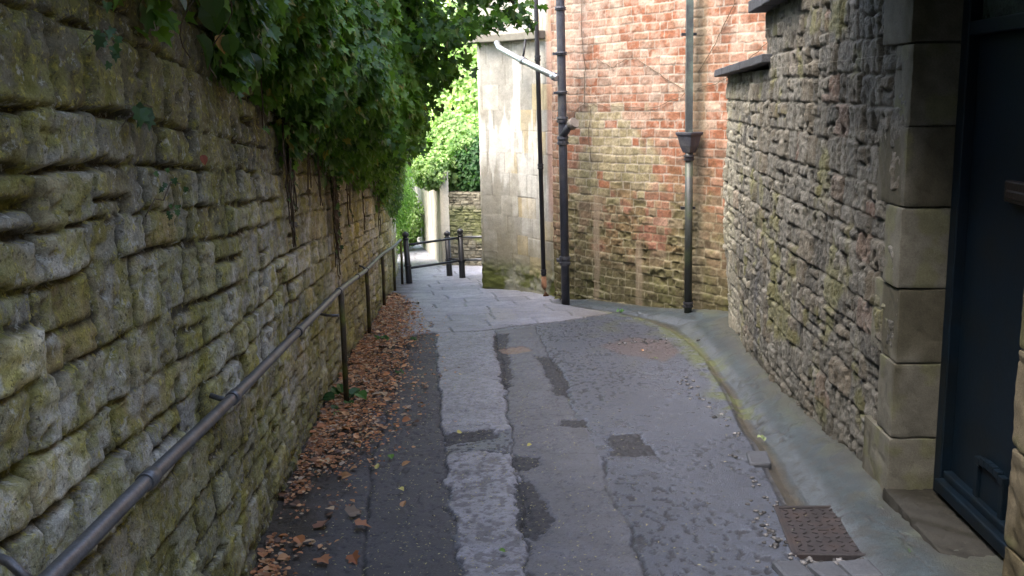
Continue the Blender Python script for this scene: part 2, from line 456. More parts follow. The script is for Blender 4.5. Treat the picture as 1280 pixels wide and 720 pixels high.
def line_d(X, Y, pts):
    d = np.full(X.shape, 1e9)
    for (ax, ay), (bx, by) in zip(pts, pts[1:]):
        ex, ey = bx - ax, by - ay; wx, wy = X - ax, Y - ay
        t = np.clip((wx * ex + wy * ey) / (ex * ex + ey * ey), 0, 1)
        d = np.minimum(d, np.hypot(wx - ex * t, wy - ey * t))
    return d

SLAB_U = [(-0.8, 10.14), (-0.2, 10.17), (-0.09, 7.8), (-0.04, 6.05), (-0.22, 5.97), (-0.46, 6.05), (-0.61, 7.85)]
SLAB_L = [(-0.41, 5.53), (-0.21, 5.58), (0.0, 5.5), (0.035, 4.5), (0.07, 2.0), (-0.14, 2.0), (-0.22, 3.74), (-0.31, 4.52)]
MID = [(-0.19, 10.17), (0.23, 10.45), (0.37, 7.75), (0.44, 6.12), (0.49, 4.98), (0.5, 3.71), (0.5, 1.5), (0.04, 1.5), (0.04, 3.73), (0.02, 4.5), (-0.02, 5.5), (-0.09, 7.8)]
TARS = [[(-0.2, 9.95), (-0.06, 10.04), (-0.05, 8.91), (-0.01, 7.42), (-0.09, 7.3), (-0.16, 8.92)],
        [(0.20, 8.71), (0.34, 8.58), (0.43, 7.5), (0.40, 7.0), (0.31, 7.2), (0.25, 7.96)],
        [(0.0, 5.0), (0.08, 4.98), (0.13, 4.61), (0.18, 4.38), (0.08, 4.12), (0.01, 4.26), (-0.02, 4.68)],
        [(-0.02, 5.45), (0.12, 5.43), (0.13, 5.25), (0.05, 5.19), (-0.02, 5.26)],
        [(0.58, 5.93), (0.79, 5.93), (0.80, 5.42), (0.54, 5.41)],
        [(-0.47, 6.05), (-0.14, 6.08), (-0.12, 5.86), (-0.42, 5.72)],
        [(0.29, 7.33), (0.41, 7.29), (0.41, 7.04), (0.29, 7.05)],
        [(0.30, 6.3), (0.47, 6.33), (0.46, 6.12), (0.28, 6.15)]]
CRACKS = [([(-1.04, 9.6), (-0.99, 9.01), (-0.93, 7.57), (-0.88, 6.51), (-0.82, 5.53), (-0.75, 4.79), (-0.62, 3.76), (-0.55, 2)], 0.012),
          ([(0.23, 10.4), (0.37, 7.75), (0.41, 6.75), (0.44, 6.12), (0.50, 5.9)], 0.009),
          ([(0.51, 5.4), (0.47, 4.84), (0.51, 4.25), (0.5, 3.71), (0.52, 2)], 0.010),
          ([(-0.2, 10.2), (-0.11, 8.9), (-0.06, 7.4), (-0.03, 5.9), (0.0, 5.2), (0.03, 4.4), (0.05, 3.7)], 0.007),
          ([(0.23, 8.3), (0.30, 7.3), (0.33, 6.3)], 0.004),
          ([(-0.4, 6.2), (0.1, 6.15), (0.5, 6.15)], 0.004)]
GUT_EDGE = [(0.2, 12.9), (0.77, 11.95), (1.10, 11.45), (1.42, 10.89), (1.60, 10.0), (1.65, 9.3), (1.64, 8.13), (1.56, 7.2), (1.51, 6.78), (1.38, 5.37), (1.28, 4.43), (1.15, 3.67), (1.0, 2.5), (0.9, 1.0), (0.85, -1.0)]
FLAG_EDGE = [(-2.2, 9.2), (-1.17, 9.72), (-0.92, 10.1), (-0.34, 10.19), (0.08, 10.53), (0.52, 10.76), (1.11, 11.33), (2.5, 12.4)]
WALL_R = [(1.60, -1.0), (1.77, 4.45), (1.80, 5.5), (1.86, 7.0), (2.03, 8.9), (2.07, 9.5), (2.10, 9.8), (2.20, 10.05), (2.45, 10.2)]
BRICK_P = [(0.56, 13.10), (0.68, 12.78), (1.22, 12.05), (2.02, 11.02), (2.45, 10.45), (3.3, 9.45), (5.0, 7.6)]
PIER_P = [(-0.36, 16.5), (-0.42, 14.22), (-0.39, 14.13), (-0.30, 14.08), (0.02, 13.88), (0.30, 13.52), (0.47, 13.24), (0.56, 13.10)]
LWALL_P = [(-1.0, -1.5), (-1.02, 2), (-1.1, 3.8), (-1.26, 5.56), (-1.4, 7.5), (-1.51, 9.07), (-1.58, 11.2), (-1.74, 14.3), (-1.95, 17.0), (-2.6, 19.0)]

def build_lane():
    ys = geo_axis(1.5, 24, 0.0085, 0.0021); ys = np.concatenate([np.arange(-1.0, 1.5, 0.05), ys])
    xs = np.concatenate([np.arange(-2.4, -1.25, 0.03), np.arange(-1.25, 2.1, 0.0085), np.arange(2.1, 3.2, 0.03)])
    X, Y = np.meshgrid(xs, ys)
    wx = X + 0.035 * (fbm(X * 5, Y * 5, 3, 4) - 0.5) * 2; wy = Y + 0.05 * (fbm(X * 5, Y * 5, 8, 4) - 0.5) * 2
    e = fbm(X * 28, Y * 28, 12, 3) - 0.5
    base = np.array([0.076, 0.087, 0.114])
    C = np.zeros(X.shape + (3,)); C[:] = base
    n_lo = fbm(X * 1.6, Y * 1.1, 21, 4); n_mid = fbm(X * 7, Y * 7, 22, 4); n_hi = fbm(X * 45, Y * 45, 23, 3)
    H = 0.010 * (fbm(X * 1.3, Y * 1.0, 31, 3) - 0.5) + 0.004 * (n_mid - 0.5)
    R = np.full(X.shape, 0.36)
    # right-hand asphalt: worn, wet, pocked with small shallow holes
    C = C * (0.8 + 0.5 * n_lo)[..., None]
    pock = sstep(0.60, 0.66, fbm(X * 38, Y * 22, 41, 3)) * sstep(0.30, 0.50, fbm(X * 1.7, Y * 1.3, 42, 2))
    C = mixc(C, (0.020, 0.020, 0.023), pock * 0.9); H -= 0.006 * pock
    R = R - 0.10 * n_lo + 0.2 * pock
    # left strip, dark
    left = sstep(0.0, 0.010, -(wx - np.interp(Y, [2, 3.74, 4.52, 5.6, 7.85, 10.1], [-0.14, -0.23, -0.32, -0.41, -0.62, -0.81])))
    left = left * sstep(10.25, 10.1, Y)
    Lc = np.array([0.050, 0.049, 0.054]) * (0.75 + 0.5 * n_mid)[..., None]
    C = C * (1 - left[..., None]) + Lc * left[..., None]; R = R * (1 - left) + 0.68 * left
    H -= 0.008 * left
    dirt = left * sstep(-0.80, -1.12, X + 0.25 * (n_mid - 0.5)) 
    C = mixc(C, (0.038, 0.027, 0.017), dirt * 0.85); R = R + 0.2 * dirt
    # middle strip
    m = sstep(-0.004, 0.008, poly_sd(wx, wy, MID))
    Mc = np.array([0.100, 0.103, 0.117]) * (0.7 + 0.6 * n_mid)[..., None]
    C = C * (1 - m[..., None]) + Mc * m[..., None]; R = R * (1 - m) + 0.5 * m
    # concrete strips
    for pl in (SLAB_U, SLAB_L):
        sd = poly_sd(wx, wy, pl) + 0.035 * e; m = sstep(-0.002, 0.005, sd)
        rim = sstep(0.016, 0.002, np.abs(sd + 0.008)) * sstep(0.42, 0.55, n_mid); C = mixc(C, (0.02, 0.019, 0.018), rim * 0.85); H -= 0.012 * rim
        wear = sstep(0.50, 0.60, fbm(X * 30, Y * 24, 61, 5)) * (0.75 if pl is SLAB_L else 0.35)
        cc = mixc(np.array([0.225, 0.226, 0.25]) * (0.75 + 0.5 * n_mid)[..., None] * (0.85 + 0.3 * n_hi)[..., None], (0.085, 0.08, 0.085), wear)
        C = C * (1 - m[..., None]) + cc * m[..., None]; H += 0.006 * m; R = R * (1 - m) + (0.50 + 0.1 * wear) * m
        H -= 0.004 * m * wear
    # tar repairs
    for pl in TARS:
        sd = poly_sd(wx, wy, pl); sd = sd + 0.05 * e; m = sstep(-0.002, 0.006, sd)
        rim = sstep(0.014, 0.0, np.abs(sd)); H -= 0.010 * rim
        cc = np.array([0.022, 0.022, 0.025]) * (0.3 + 1.4 * n_hi)[..., None] * (1 - 0.5 * rim)[..., None]
        C = C * (1 - m[..., None]) + cc * m[..., None]; R = R * (1 - m) + 0.62 * m; H += m * (0.016 * (n_hi - 0.5) - 0.004)
    for pts, w in CRACKS:
        d = line_d(wx + 0.012 * e, wy, pts); brk = sstep(0.30, 0.5, fbm(X * 4, Y * 2.5, 77, 3))
        m = sstep(w, w * 0.3, d) * (0.35 + 0.65 * brk)
        C = mixc(C, (0.016, 0.015, 0.013), m * 0.9); H -= 0.012 * m; R = R + 0.2 * m
    # random hair cracks
    cr = np.abs(fbm(X * 1.1, Y * 0.8, 91, 5) - 0.5); m = sstep(0.006, 0.0015, cr) * sstep(0.45, 0.6, n_lo)
    C = mixc(C, (0.022, 0.021, 0.02), m * 0.5); H -= 0.003 * m
    # broken hole with reddish fill
    sd = poly_sd(wx, wy, [(-0.13, 9.13), (0.1, 9.22), (0.17, 8.97), (0.02, 8.83), (-0.08, 8.86)]); m = sstep(-0.01, 0.01, sd)
    C = mixc(C, (0.23, 0.15, 0.10), m * 0.9); H -= 0.012 * m
    # worn reddish cover patch and its mossy rim
    sd = poly_sd(wx, wy, [(0.8, 9.15), (1.15, 9.62), (1.5, 9.35), (1.5, 8.73), (1.29, 8.28), (0.97, 8.69)]); m = sstep(-0.02, 0.03, sd)
    C = mixc(C, (0.12, 0.085, 0.075), m * 0.6)
    # flagstones
    fy = np.interp(X, [p[0] for p in FLAG_EDGE], [p[1] for p in FLAG_EDGE])
    fl = sstep(-0.012, 0.012, wy - fy)
    ca, sa_ = math.cos(0.14), math.sin(0.14)
    fs = ca * X + sa_ * Y; fv = -sa_ * X + ca * Y
    rects = make_rects(-3, 6, 8, 25, (0.42, 0.66), (0.38, 1.0), 0.1, 5)
    SD = np.full(X.shape, -1.0); ID = np.full(X.shape, 0)
    sel = np.where(Y[:, 0] > 9.0)[0][0]
    fsw = (fs + 0.03 * (fbm(X * 2.5, Y * 2.5, 15, 3) - 0.5) * 2)[sel:]; fvw = (fv + 0.06 * (fbm(X * 2, Y * 2, 16, 3) - 0.5) * 2)[sel:]
    sds = SD[sel:]; ids = ID[sel:]
    for i, (a, b, c, d) in enumerate(rects):
        rows = np.where((ys[sel:] > c * 1.0 - 0.9) & (ys[sel:] < d + 0.9))[0]
        if len(rows) == 0: continue
        r0, r1 = rows[0], rows[-1] + 1
        s_ = np.minimum(np.minimum(fsw[r0:r1] - a, b - fsw[r0:r1]), np.minimum(fvw[r0:r1] - c, d - fvw[r0:r1]))
        mm = s_ > sds[r0:r1]; sds[r0:r1][mm] = s_[mm]; ids[r0:r1][mm] = i
    fr = 0.5 + 0.7 * (rnd_id(ID, 4) - 0.5); joint = sstep(0.020, 0.006, SD)
    fc = np.array([0.24, 0.24, 0.27])[None, None] * (0.75 + 0.5 * fr)[..., None] * (0.7 + 0.6 * n_mid)[..., None]
    fc = mixc(fc, (0.075, 0.07, 0.06), joint * sstep(0.35, 0.6, n_mid) * 0.8)
    pale = sstep(-0.02, 0.02, poly_sd(wx, wy, [(-0.35, 12.05), (-0.01, 11.92), (0.06, 10.95), (-0.26, 10.81)]))
    fc = mixc(fc, (0.27, 0.26, 0.26), pale * 0.7 * (1 - joint))
    edgeR = sstep(0.3, 1.0, X - 0.0) * sstep(12.6, 11.2, Y); fc = mixc(fc, (0.13, 0.11, 0.08), edgeR * 0.6 * (0.4 + n_mid))
    C = C * (1 - fl[..., None]) + fc * fl[..., None]; R = R * (1 - fl) + (0.46 + 0.15 * fr) * fl
    H = H * (1 - fl) + fl * (0.008 * (fr - 0.5) - 0.014 * joint + 0.006 * (n_mid - 0.5) + 0.006)
    seam = sstep(0.03, 0.01, np.abs(wy - fy)) * (X < 1.2); C = mixc(C, (0.03, 0.028, 0.024), seam * 0.8); H -= 0.01 * seam
    # litter soil by the wall, past the rail too
    wl = np.interp(Y, [p[1] for p in LWALL_P], [p[0] for p in LWALL_P])
    dwl = X - wl
    soil = sstep(0.42, 0.05, dwl + 0.2 * (n_mid - 0.5)); C = mixc(C, (0.045, 0.036, 0.022), soil * 0.8); R = R + 0.2 * soil; H += 0.02 * soil * n_mid
    # gutter and haunch
    gyv = [p[1] for p in GUT_EDGE][::-1]; gxv = [p[0] for p in GUT_EDGE][::-1]
    gx = np.interp(Y, gyv, gxv)
    wr = np.interp(Y, [-1.0, 4.45, 5.5, 7.0, 8.9, 9.5, 10.05, 10.45, 11.02, 12.05, 12.78, 13.1], [1.60, 1.77, 1.80, 1.86, 2.03, 2.07, 2.12, 2.42, 2.0, 1.2, 0.66, 0.55])
    wid = np.maximum(wr - gx, 0.02)
    wob = 0.03 * (fbm(X * 2, Y * 2, 71, 3) - 0.5) * 2
    t = (X + wob - gx) / wid
    on = sstep(0.0, 0.06, t) * sstep(12.75, 12.3, Y)
    dip = np.interp(t, [0, 0.04, 0.16, 0.30, 0.45, 0.7, 1.0, 1.6], [0, -0.018, -0.040, -0.030, 0.01, 0.055, 0.095, 0.11])
    low = sstep(10.6, 11.6, Y); dip = dip * (1 - 0.55 * low)
    doorz = sstep(4.55, 4.45, Y); dip = dip * (1 - doorz * sstep(0.5, 1, t) * 0.6)
    H = H * (1 - on) + on * (dip + 0.006 * (n_mid - 0.5))
    gc = np.array([0.030, 0.044, 0.050])[None, None] * (0.45 + 0.7 * n_mid + 0.4 * n_hi)[..., None]
    gc = mixc(gc, (0.115, 0.13, 0.15), sstep(0.22, 0.32, t) * sstep(0.6, 0.42, t) * (0.3 + 0.7 * n_lo) * 0.8)  # pale stripe: a wet highlight painted along the haunch
    gc = mixc(gc, (0.065, 0.055, 0.038), sstep(0.30, 0.16, t + 0.1 * (n_mid - 0.5)))
    gc = mixc(gc, (0.075, 0.085, 0.05), sstep(0.80, 1.05, t + 0.3 * (n_mid - 0.5)) * 0.75)
    gcr = sstep(0.010, 0.002, np.abs(fbm(X * 2.2, Y * 1.3, 171, 5) - 0.5)); gc = mixc(gc, (0.02, 0.02, 0.018), gcr * 0.8); H -= 0.006 * gcr * on
    gsp = sstep(0.60, 0.68, fbm(X * 20, Y * 20, 172, 4)); gc = mixc(gc, (0.035, 0.035, 0.03), gsp * 0.6)
    gms = sstep(0.54, 0.64, fbm(X * 7, Y * 5, 173, 4)) * sstep(0.55, 1.0, t); gc = mixc(gc, (0.055, 0.065, 0.025), gms * 0.7); H += 0.008 * gms * on
    C = C * (1 - on[..., None]) + gc * on[..., None]; R = R * (1 - on) + on * np.interp(t, [0, 0.3, 0.5, 1], [0.42, 0.32, 0.42, 0.75])
    # moss line on the road edge of the gutter
    mossd = gx - X
    mb = sstep(0.16, 0.0, np.abs(mossd - 0.0) - 0.06 * sstep(0.35, 0.7, fbm(X * 3, Y * 3, 81, 3))) * sstep(5.2, 6.6, Y) * sstep(12.0, 10.8, Y) * sstep(0.44, 0.54, 0.6 * n_mid + 0.4 * fbm(X * 22, Y * 22, 174, 3) + 0.10 * sstep(7.0, 9.5, Y) - 0.02)
    mb = mb * sstep(0.42, 0.56, fbm(X * 6, Y * 3, 175, 4) + 0.10 * sstep(7, 9, Y)); C = mixc(C, (0.085, 0.10, 0.020), np.clip(mb, 0, 1) * 0.8); R = R + 0.3 * mb; H += 0.006 * mb
    mb2 = sstep(0.55, 0.7, fbm(X * 4, Y * 4, 83, 4)) * sstep(0.9, 0.1, np.abs(mossd - 0.35)) * sstep(7.5, 9, Y) * sstep(11.4, 10.6, Y)
    C = mixc(C, (0.10, 0.11, 0.035), mb2 * 0.4)
    # grit joint along the gutter
    gj = sstep(0.02, 0.004, np.abs(X - gx + 0.5 * wob)) * (Y < 8); C = mixc(C, (0.02, 0.019, 0.017), gj * 0.8); H -= 0.012 * gj
    gr = sstep(0.16, 0.0, wr - X + 0.10 * (n_mid - 0.5)) * (Y < 13.2); C = mixc(C, (0.028, 0.027, 0.02), np.clip(gr, 0, 1) * 0.7)
    Z = gz(Y) + H
    Z = np.where((X > wl - 0.3) & (X < 3.3), Z, Z)
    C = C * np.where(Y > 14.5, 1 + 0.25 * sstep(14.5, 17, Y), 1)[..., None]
    o = np_mesh('lane_surface', np.stack([X, Y, Z], -1).reshape(-1, 3), grid_faces(*X.shape), M['lane'], None, C.reshape(-1, 3), True, {'Rough': np.clip(R, 0.2, 1)})
    tag(o, kind='structure')
build_lane()

# ------------------------------------------------------------------ LEFT GARDEN WALL
def lwx(y): return np.interp(y, [p[1] for p in LWALL_P], [p[0] for p in LWALL_P])

def build_left_wall():
    L = path_len(LWALL_P)
    # path starts at y=-1.5; the camera passes at s=1.5
    sa = [0.0]
    while sa[-1] < L:
        y = abs(sa[-1] - 1.5); d = math.hypot(1.0, y)
        sa.append(sa[-1] + max(0.0075, 0.0048 * d * (1 + 0.6 * min(y, 4) / 4)))
    sa[-1] = L; sa = np.array(sa)
    va = np.concatenate([np.arange(-0.10, 2.25, 0.0095), [2.26, 2.4]])
    rects = make_rects(0, L, -0.12, 2.5, (0.115, 0.225), (0.12, 0.34), 0.20, 12)
    S, V, SD, ID, U, W = eval_rects(sa, va, rects, 0.010, 8.0, 5, 0.014, asx=1.35, vwave=0.022)
    r1 = rnd_id(ID, 1); r2 = rnd_id(ID, 2); r3 = rnd_id(ID, 3); r4 = rnd_id(ID, 4)
    n2c = fbm(S * 30, V * 30, 35, 3)
    gap = 0.0035 + 0.011 * sstep(0.4, 0.8, fbm(S * 4, V * 4, 33, 2)) + 0.003 * r4
    prof = round_prof(SD - gap + 0.007 * (n2c - 0.5), 0.005 + 0.007 * r2)
    n1 = fbm(S * 9, V * 9, 40, 5); n2 = fbm(S * 38, V * 38, 44, 4); n3 = fbm(S * 2.2, V * 2.2, 48, 4)
    bed = fbm(S * 5, V * 32, 49, 4)
    edge_lo = sstep(0.4, 0.7, fbm(S * 2.5, V * 4, 34, 2))
    H = -0.016 - 0.024 * edge_lo + prof * (0.018 + 0.024 * edge_lo + 0.024 * (r1 - 0.5) + (r2 - 0.5) * 0.07 * U + (r3 - 0.5) * 0.09 * W)
    H += prof * (0.014 * (n1 - 0.5) + 0.024 * (n2 - 0.5) + 0.006 * (bed - 0.5)) + (1 - prof) * 0.018 * (n1 - 0.5)
    pit = sstep(0.66, 0.76, fbm(S * 15, V * 18, 52, 3)); H -= 0.012 * pit * prof
    H += 0.05 * (fbm(S * 0.7, V * 0.9, 55, 2) - 0.5)
    # colours of the stones themselves, plus painted shade near the top
    tan = np.array([0.47, 0.42, 0.265]); grey = np.array([0.50, 0.49, 0.42]); dark = np.array([0.27, 0.24, 0.15]); ochre = np.array([0.45, 0.345, 0.14])
    C = mixc(np.broadcast_to(tan, S.shape + (3,)), grey, sstep(0.45, 0.9, r3))
    C = mixc(C, dark, sstep(0.6, 1.0, r4) * 0.8); C = mixc(C, ochre, sstep(0.8, 0.95, r2) * 0.7)
    C = C * (0.68 + 0.64 * n1)[..., None]
    oliv = sstep(0.44, 0.62, fbm(S * 3.3, V * 4.0, 60, 5) + 0.10 * (n2 - 0.5) + 0.06 * (r1 - .5))
    C = mixc(C, (0.29, 0.265, 0.07), oliv * 0.6)
    yel = sstep(0.56, 0.70, fbm(S * 6, V * 7, 64, 5)); C = mixc(C, (0.48, 0.42, 0.08), yel * 0.6)
    # whiter lichen on the lower near stones, greener further down the lane
    wmask = sstep(0.48, 0.60, fbm(S * 11, V * 12, 66, 5) + 0.13 * sstep(1.15, 0.6, V) * sstep(7, 3, S)) ; C = mixc(C, (0.52, 0.51, 0.46), wmask * 0.7)
    grn = sstep(0.50, 0.72, n3 + 0.22 * sstep(0.75, 0.2, V)); C = mixc(C, (0.24, 0.255, 0.07), grn * 0.4)
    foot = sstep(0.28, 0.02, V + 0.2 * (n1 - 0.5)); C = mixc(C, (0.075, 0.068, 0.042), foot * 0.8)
    top_shade = sstep(1.15, 1.85, V + 0.3 * (n3 - .5)); C = mixc(C, (0.10, 0.085, 0.04), top_shade * 0.78)  # canopy shade put into the colour of the upper courses
    crumb = sstep(0.58, 0.7, n2); C = mixc(C, (0.36, 0.34, 0.28), crumb * 0.2 * prof)
    C = C * (0.66 + 0.62 * r1)[..., None]; C = mixc(C, (0.035, 0.030, 0.020), (1 - sstep(0.1, 0.8, prof)) * 0.92); C = mixc(C, (0.06, 0.052, 0.03), sstep(0.022, 0.004, SD) * sstep(0.35, 0.6, n2c) * 0.7)
    C = mixc(C, (0.05, 0.04, 0.03), pit * 0.5)
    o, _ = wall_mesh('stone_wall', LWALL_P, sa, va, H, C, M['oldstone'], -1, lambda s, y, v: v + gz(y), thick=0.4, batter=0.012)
    tag(o, 'long weathered old stone retaining wall with yellow lichen and ivy along the lane', 'wall')
build_left_wall()

# ------------------------------------------------------------------ RIGHT GREY RUBBLE HOUSE WALL
def rub_profile(sa, va, rects, seed, zoff=0, rough=1.0):
    S, V, SD, ID, U, W = eval_rects(sa, va, rects, 0.010, 9, seed, 0.014, asx=1.1, vwave=0.02)
    r1 = rnd_id(ID, seed + 1); r2 = rnd_id(ID, seed + 2); r3 = rnd_id(ID, seed + 3); r4 = rnd_id(ID, seed + 4)
    prof = round_prof(SD - 0.006 - 0.006 * r4, 0.008 + 0.012 * r2)
    n1 = fbm(S * 14, V * 14, seed + 10, 5); n2 = fbm(S * 45, V * 45, seed + 12, 4); n3 = fbm(S * 1.6, V * 1.6, seed + 14, 4)
    er = fbm(S * 24, V * 9, seed + 16, 4)          # upright weathering furrows
    D = 0.016
    H = -D + prof * (D + 0.020 * (r1 - 0.5) + (r2 - 0.5) * 0.14 * U + (r3 - 0.5) * 0.14 * W)
    eat = sstep(0.45, 0.8, r4)
    H += prof * rough * (0.012 * (n1 - 0.5) + 0.018 * (n2 - 0.5) + eat * 0.045 * (er - 0.5))
    hole = sstep(0.60, 0.72, fbm(S * 13, V * 13, seed + 18, 3)) * sstep(0.3, 0.8, r3); H -= 0.020 * hole * rough
    H += (1 - prof) * (0.020 * (n1 - 0.45) + 0.012 * (n2 - 0.4))
    H += 0.035 * (fbm(S * 1.1, V * 1.4, seed + 20, 2) - 0.5)
    return S, V, prof, ID, r1, r2, r3, r4, n1, n2, n3, er, hole, H

def build_right_house():
    root = empty('stone_house', (1.9, 4.45, -0.35))
    L = path_len(WALL_R)
    s_q = 5.45 + 0.02                       # distance along the path of the corner at y = 4.45
    # far low wall + near tall wall: two face sheets of one building
    def zf(s, y, v): return v + 0 * s + 0 * y
    P = np.array(WALL_R); dd = np.concatenate([[0], np.cumsum(np.hypot(*(P[1:] - P[:-1]).T))])
    s_of_y = lambda y: float(np.interp(y, P[:7, 1], dd[:7]))
    s0 = s_of_y(4.47); s1 = s_of_y(7.5)
    rects = make_rects(s0 - 0.3, L + 0.3, -1.2, 6.5, (0.09, 0.22), (0.07, 0.28), 0.30, 21)
    def coloured(sa, va):
        S, V, prof, ID, r1, r2, r3, r4, n1, n2, n3, er, hole, H = rub_profile(sa, va, rects, 100)
        g = np.array([0.110, 0.107, 0.094])
        C = np.broadcast_to(g, S.shape + (3,)) * (0.55 + 0.95 * r3)[..., None]
        C = mixc(C, (0.11, 0.095, 0.07), sstep(0.6, 1, r1) * 0.7); C = mixc(C, (0.19, 0.115, 0.085), sstep(0.955, 0.98, r2) * 0.45)
        C = C * (0.6 + 0.8 * n1)[..., None]
        C = mixc(C, (0.22, 0.21, 0.185), sstep(0.54, 0.68, n2 + 0.15 * (n1 - .5)) * 0.35)
        mort = 1 - sstep(0.2, 0.7, prof)
        C = mixc(C, np.array([0.115, 0.108, 0.092]) * (0.35 + 0.9 * n1)[..., None], mort * 0.8)
        C = mixc(C, (0.13, 0.13, 0.04), sstep(0.62, 0.74, fbm(S * 3.5, V * 3.5, 131, 4)) * 0.5)
        # cleaner buff stones on the rounded far corner
        far = sstep(s_of_y(8.6), s_of_y(9.6), S + 0.5 * (n3 - 0.5)); C = mixc(C, np.array([0.40, 0.375, 0.29]), far * 0.65 * (0.5 + 0.5 * r2) * (1 - 0.6 * mort))
        mid = sstep(s_of_y(7.3), s_of_y(8.6), S) * sstep(0.4, 0.7, r3); C = mixc(C, (0.27, 0.255, 0.2), mid * 0.4)
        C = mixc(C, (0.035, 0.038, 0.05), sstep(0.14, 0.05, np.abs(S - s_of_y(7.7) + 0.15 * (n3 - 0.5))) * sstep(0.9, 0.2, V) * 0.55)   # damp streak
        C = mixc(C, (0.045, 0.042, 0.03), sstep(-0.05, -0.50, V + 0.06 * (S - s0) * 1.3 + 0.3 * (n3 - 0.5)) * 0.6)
        C = mixc(C, (0.02, 0.018, 0.015), hole * 0.5)
        return H, C
    sa = [s0]
    while sa[-1] < s1: sa.append(sa[-1] + 0.0085)
    sa[-1] = s1
    while sa[-1] < L: sa.append(sa[-1] + (0.0105 if sa[-1] < s_of_y(9.6) else 0.008))
    sa[-1] = L; sa = np.array(sa)
    ni = int(np.searchsorted(sa, s1)) + 1
    va = np.arange(-0.95, 1.76, 0.0088)
    H, C = coloured(sa, va)
    # the far stretch bulges and flares toward the lane near its foot
    far = sstep(s_of_y(7.8), s_of_y(9.4), sa)[None, :]
    H = H + 0.05 * far * sstep(0.2, 1.0, va[:, None]) * 0 + far * 0.06 * sstep(0.3, -0.5, va[:, None]) * -1.0
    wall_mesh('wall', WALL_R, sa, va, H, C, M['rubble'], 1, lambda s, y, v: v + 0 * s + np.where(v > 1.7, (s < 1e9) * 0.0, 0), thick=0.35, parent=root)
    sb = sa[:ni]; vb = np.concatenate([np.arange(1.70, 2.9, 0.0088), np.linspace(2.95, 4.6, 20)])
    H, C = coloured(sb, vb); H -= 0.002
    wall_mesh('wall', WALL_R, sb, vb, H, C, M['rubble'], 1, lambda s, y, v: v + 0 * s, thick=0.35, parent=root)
    # gable end of the tall part, facing the far yard, and the near side beyond the doorway
    b = MB(); b.box((4.2, 7.36, 3.0), (4.4, 0.2, 3.2)); b.build('gable_wall', M['quoin'], root)
    # near wall side of the doorway
    xq = lambda y: float(np.interp(y, P[:3, 1], P[:3, 0]))
    tdir = Vector((xq(4.45) - xq(3.0), 1.45, 0)).normalized(); nrm = Vector((tdir.y, -tdir.x, 0))     # into the house
    up = Vector((0, 0, 1))
    zt = 1.79
    # quoins of the far jamb: alternating long and short
    zs = [-0.46, -0.01, 0.35, 0.70, 1.07, 1.43, 1.79, 2.15]
    for i in range(7):
        ln = 0.37 if i % 2 == 0 else 0.21
        a = 0.006 * ((i * 7) % 3 - 1)
        c = Vector((xq(4.45), 4.45, 0)) + tdir * (ln / 2) + nrm * (0.155 + a) ; c.z = (zs[i] + zs[i + 1]) / 2
        stone_block('quoin', root, [(c, (ln, 0.34, zs[i + 1] - zs[i] - 0.005), (tdir, nrm, up))], M['dressed'], (0.112, 0.108, 0.088), 0.008, 0.003, 40 + i, 0.012)
    # near jamb
    for i in range(7):
        ln = 0.42 if i % 2 else 0.26
        c = Vector((xq(3.30), 3.30, 0)) - tdir * (ln / 2) + nrm * 0.155; c.z = (zs[i] + zs[i + 1]) / 2 + 0.02
        stone_block('quoin', root, [(c, (ln, 0.34, zs[i + 1] - zs[i] - 0.005), (tdir, nrm, up))], M['dressed'], (0.12, 0.102, 0.068), 0.010, 0.005, 60 + i, 0.012)
    # lintel and wall over and before the door
    q = MB(); c = Vector((xq(3.95), 3.94, 2.30)) + nrm * 0.155; q.box(c, (1.7, 0.34, 0.29), (tdir, nrm, up)); q.build('lintel', M['quoin'], root, bevel=0.01)
    q = MB(); c = Vector((xq(3.9), 3.9, 3.12)) + nrm * 0.16; q.box(c, (1.5, 0.30, 1.3), (tdir, nrm, up))
    c = Vector((xq(1.0), 1.0, 1.5)) + nrm * 0.17; q.box(c, (4.1, 0.30, 3.8), (tdir, nrm, up)); q.build('plain_wall', M['quoin'], root)
    q = MB(); q.box((-0.2, -3.4, 2.7), (9.0, 0.5, 6.6)); q.box((-4.7, 1.6, 3.4), (5.0, 5.8, 8.4)); q.build('unseen_blockers', M['quoin'], root)  # unseen masses added behind and left of the camera to darken the doorway
    q = MB(); q.box((2.5, 4.0, 3.30), (2.9, 2.6, 1.4)); q.build('overhead_blocker', M['quoin'], root)  # unseen overhang, added to keep zenith light off the door
    # step and threshold
    q = MB(); c = Vector((xq(3.94), 3.94, -0.40)) + nrm * 0.02; c.z = -0.33; c += nrm * 0.10; stone_block('doorstep', root, [(c, (1.10, 0.30, 0.14), (tdir, nrm, up))], M['dressed'], (0.030, 0.029, 0.025), 0.016, 0.007, 80, 0.014)
    # door in its frame, set back in the reveal
    fr = MB()
    for yy, sg in ((4.45, -1), (3.30, 1)):
        c = Vector((xq(yy), yy, 0.92)) + tdir * (sg * 0.045) + nrm * 0.235; c.z = 0.93; fr.box(c, (0.075, 0.09, 2.42), (tdir, nrm, up))
    c = Vector((xq(3.94), 3.94, 2.12)) + nrm * 0.235; fr.box(c, (0.90, 0.09, 0.07), (tdir, nrm, up))
    c = Vector((xq(3.94), 3.94, 1.84)) + nrm * 0.235; fr.box(c, (0.88, 0.085, 0.06), (tdir, nrm, up))
    fr.build('door_frame', M['navy'], root, bevel=0.006)
    pn = MB(); c = Vector((xq(3.94), 3.94, 1.98)) + nrm * 0.25; pn.box(c, (0.86, 0.012, 0.22), (tdir, nrm, up)); pn.build('fanlight', M['paleglass'], root)
    d = MB(); c = Vector((xq(3.94), 3.94, 0.78)) + nrm * 0.262; d.box(c, (0.95, 0.045, 2.06), (tdir, nrm, up))
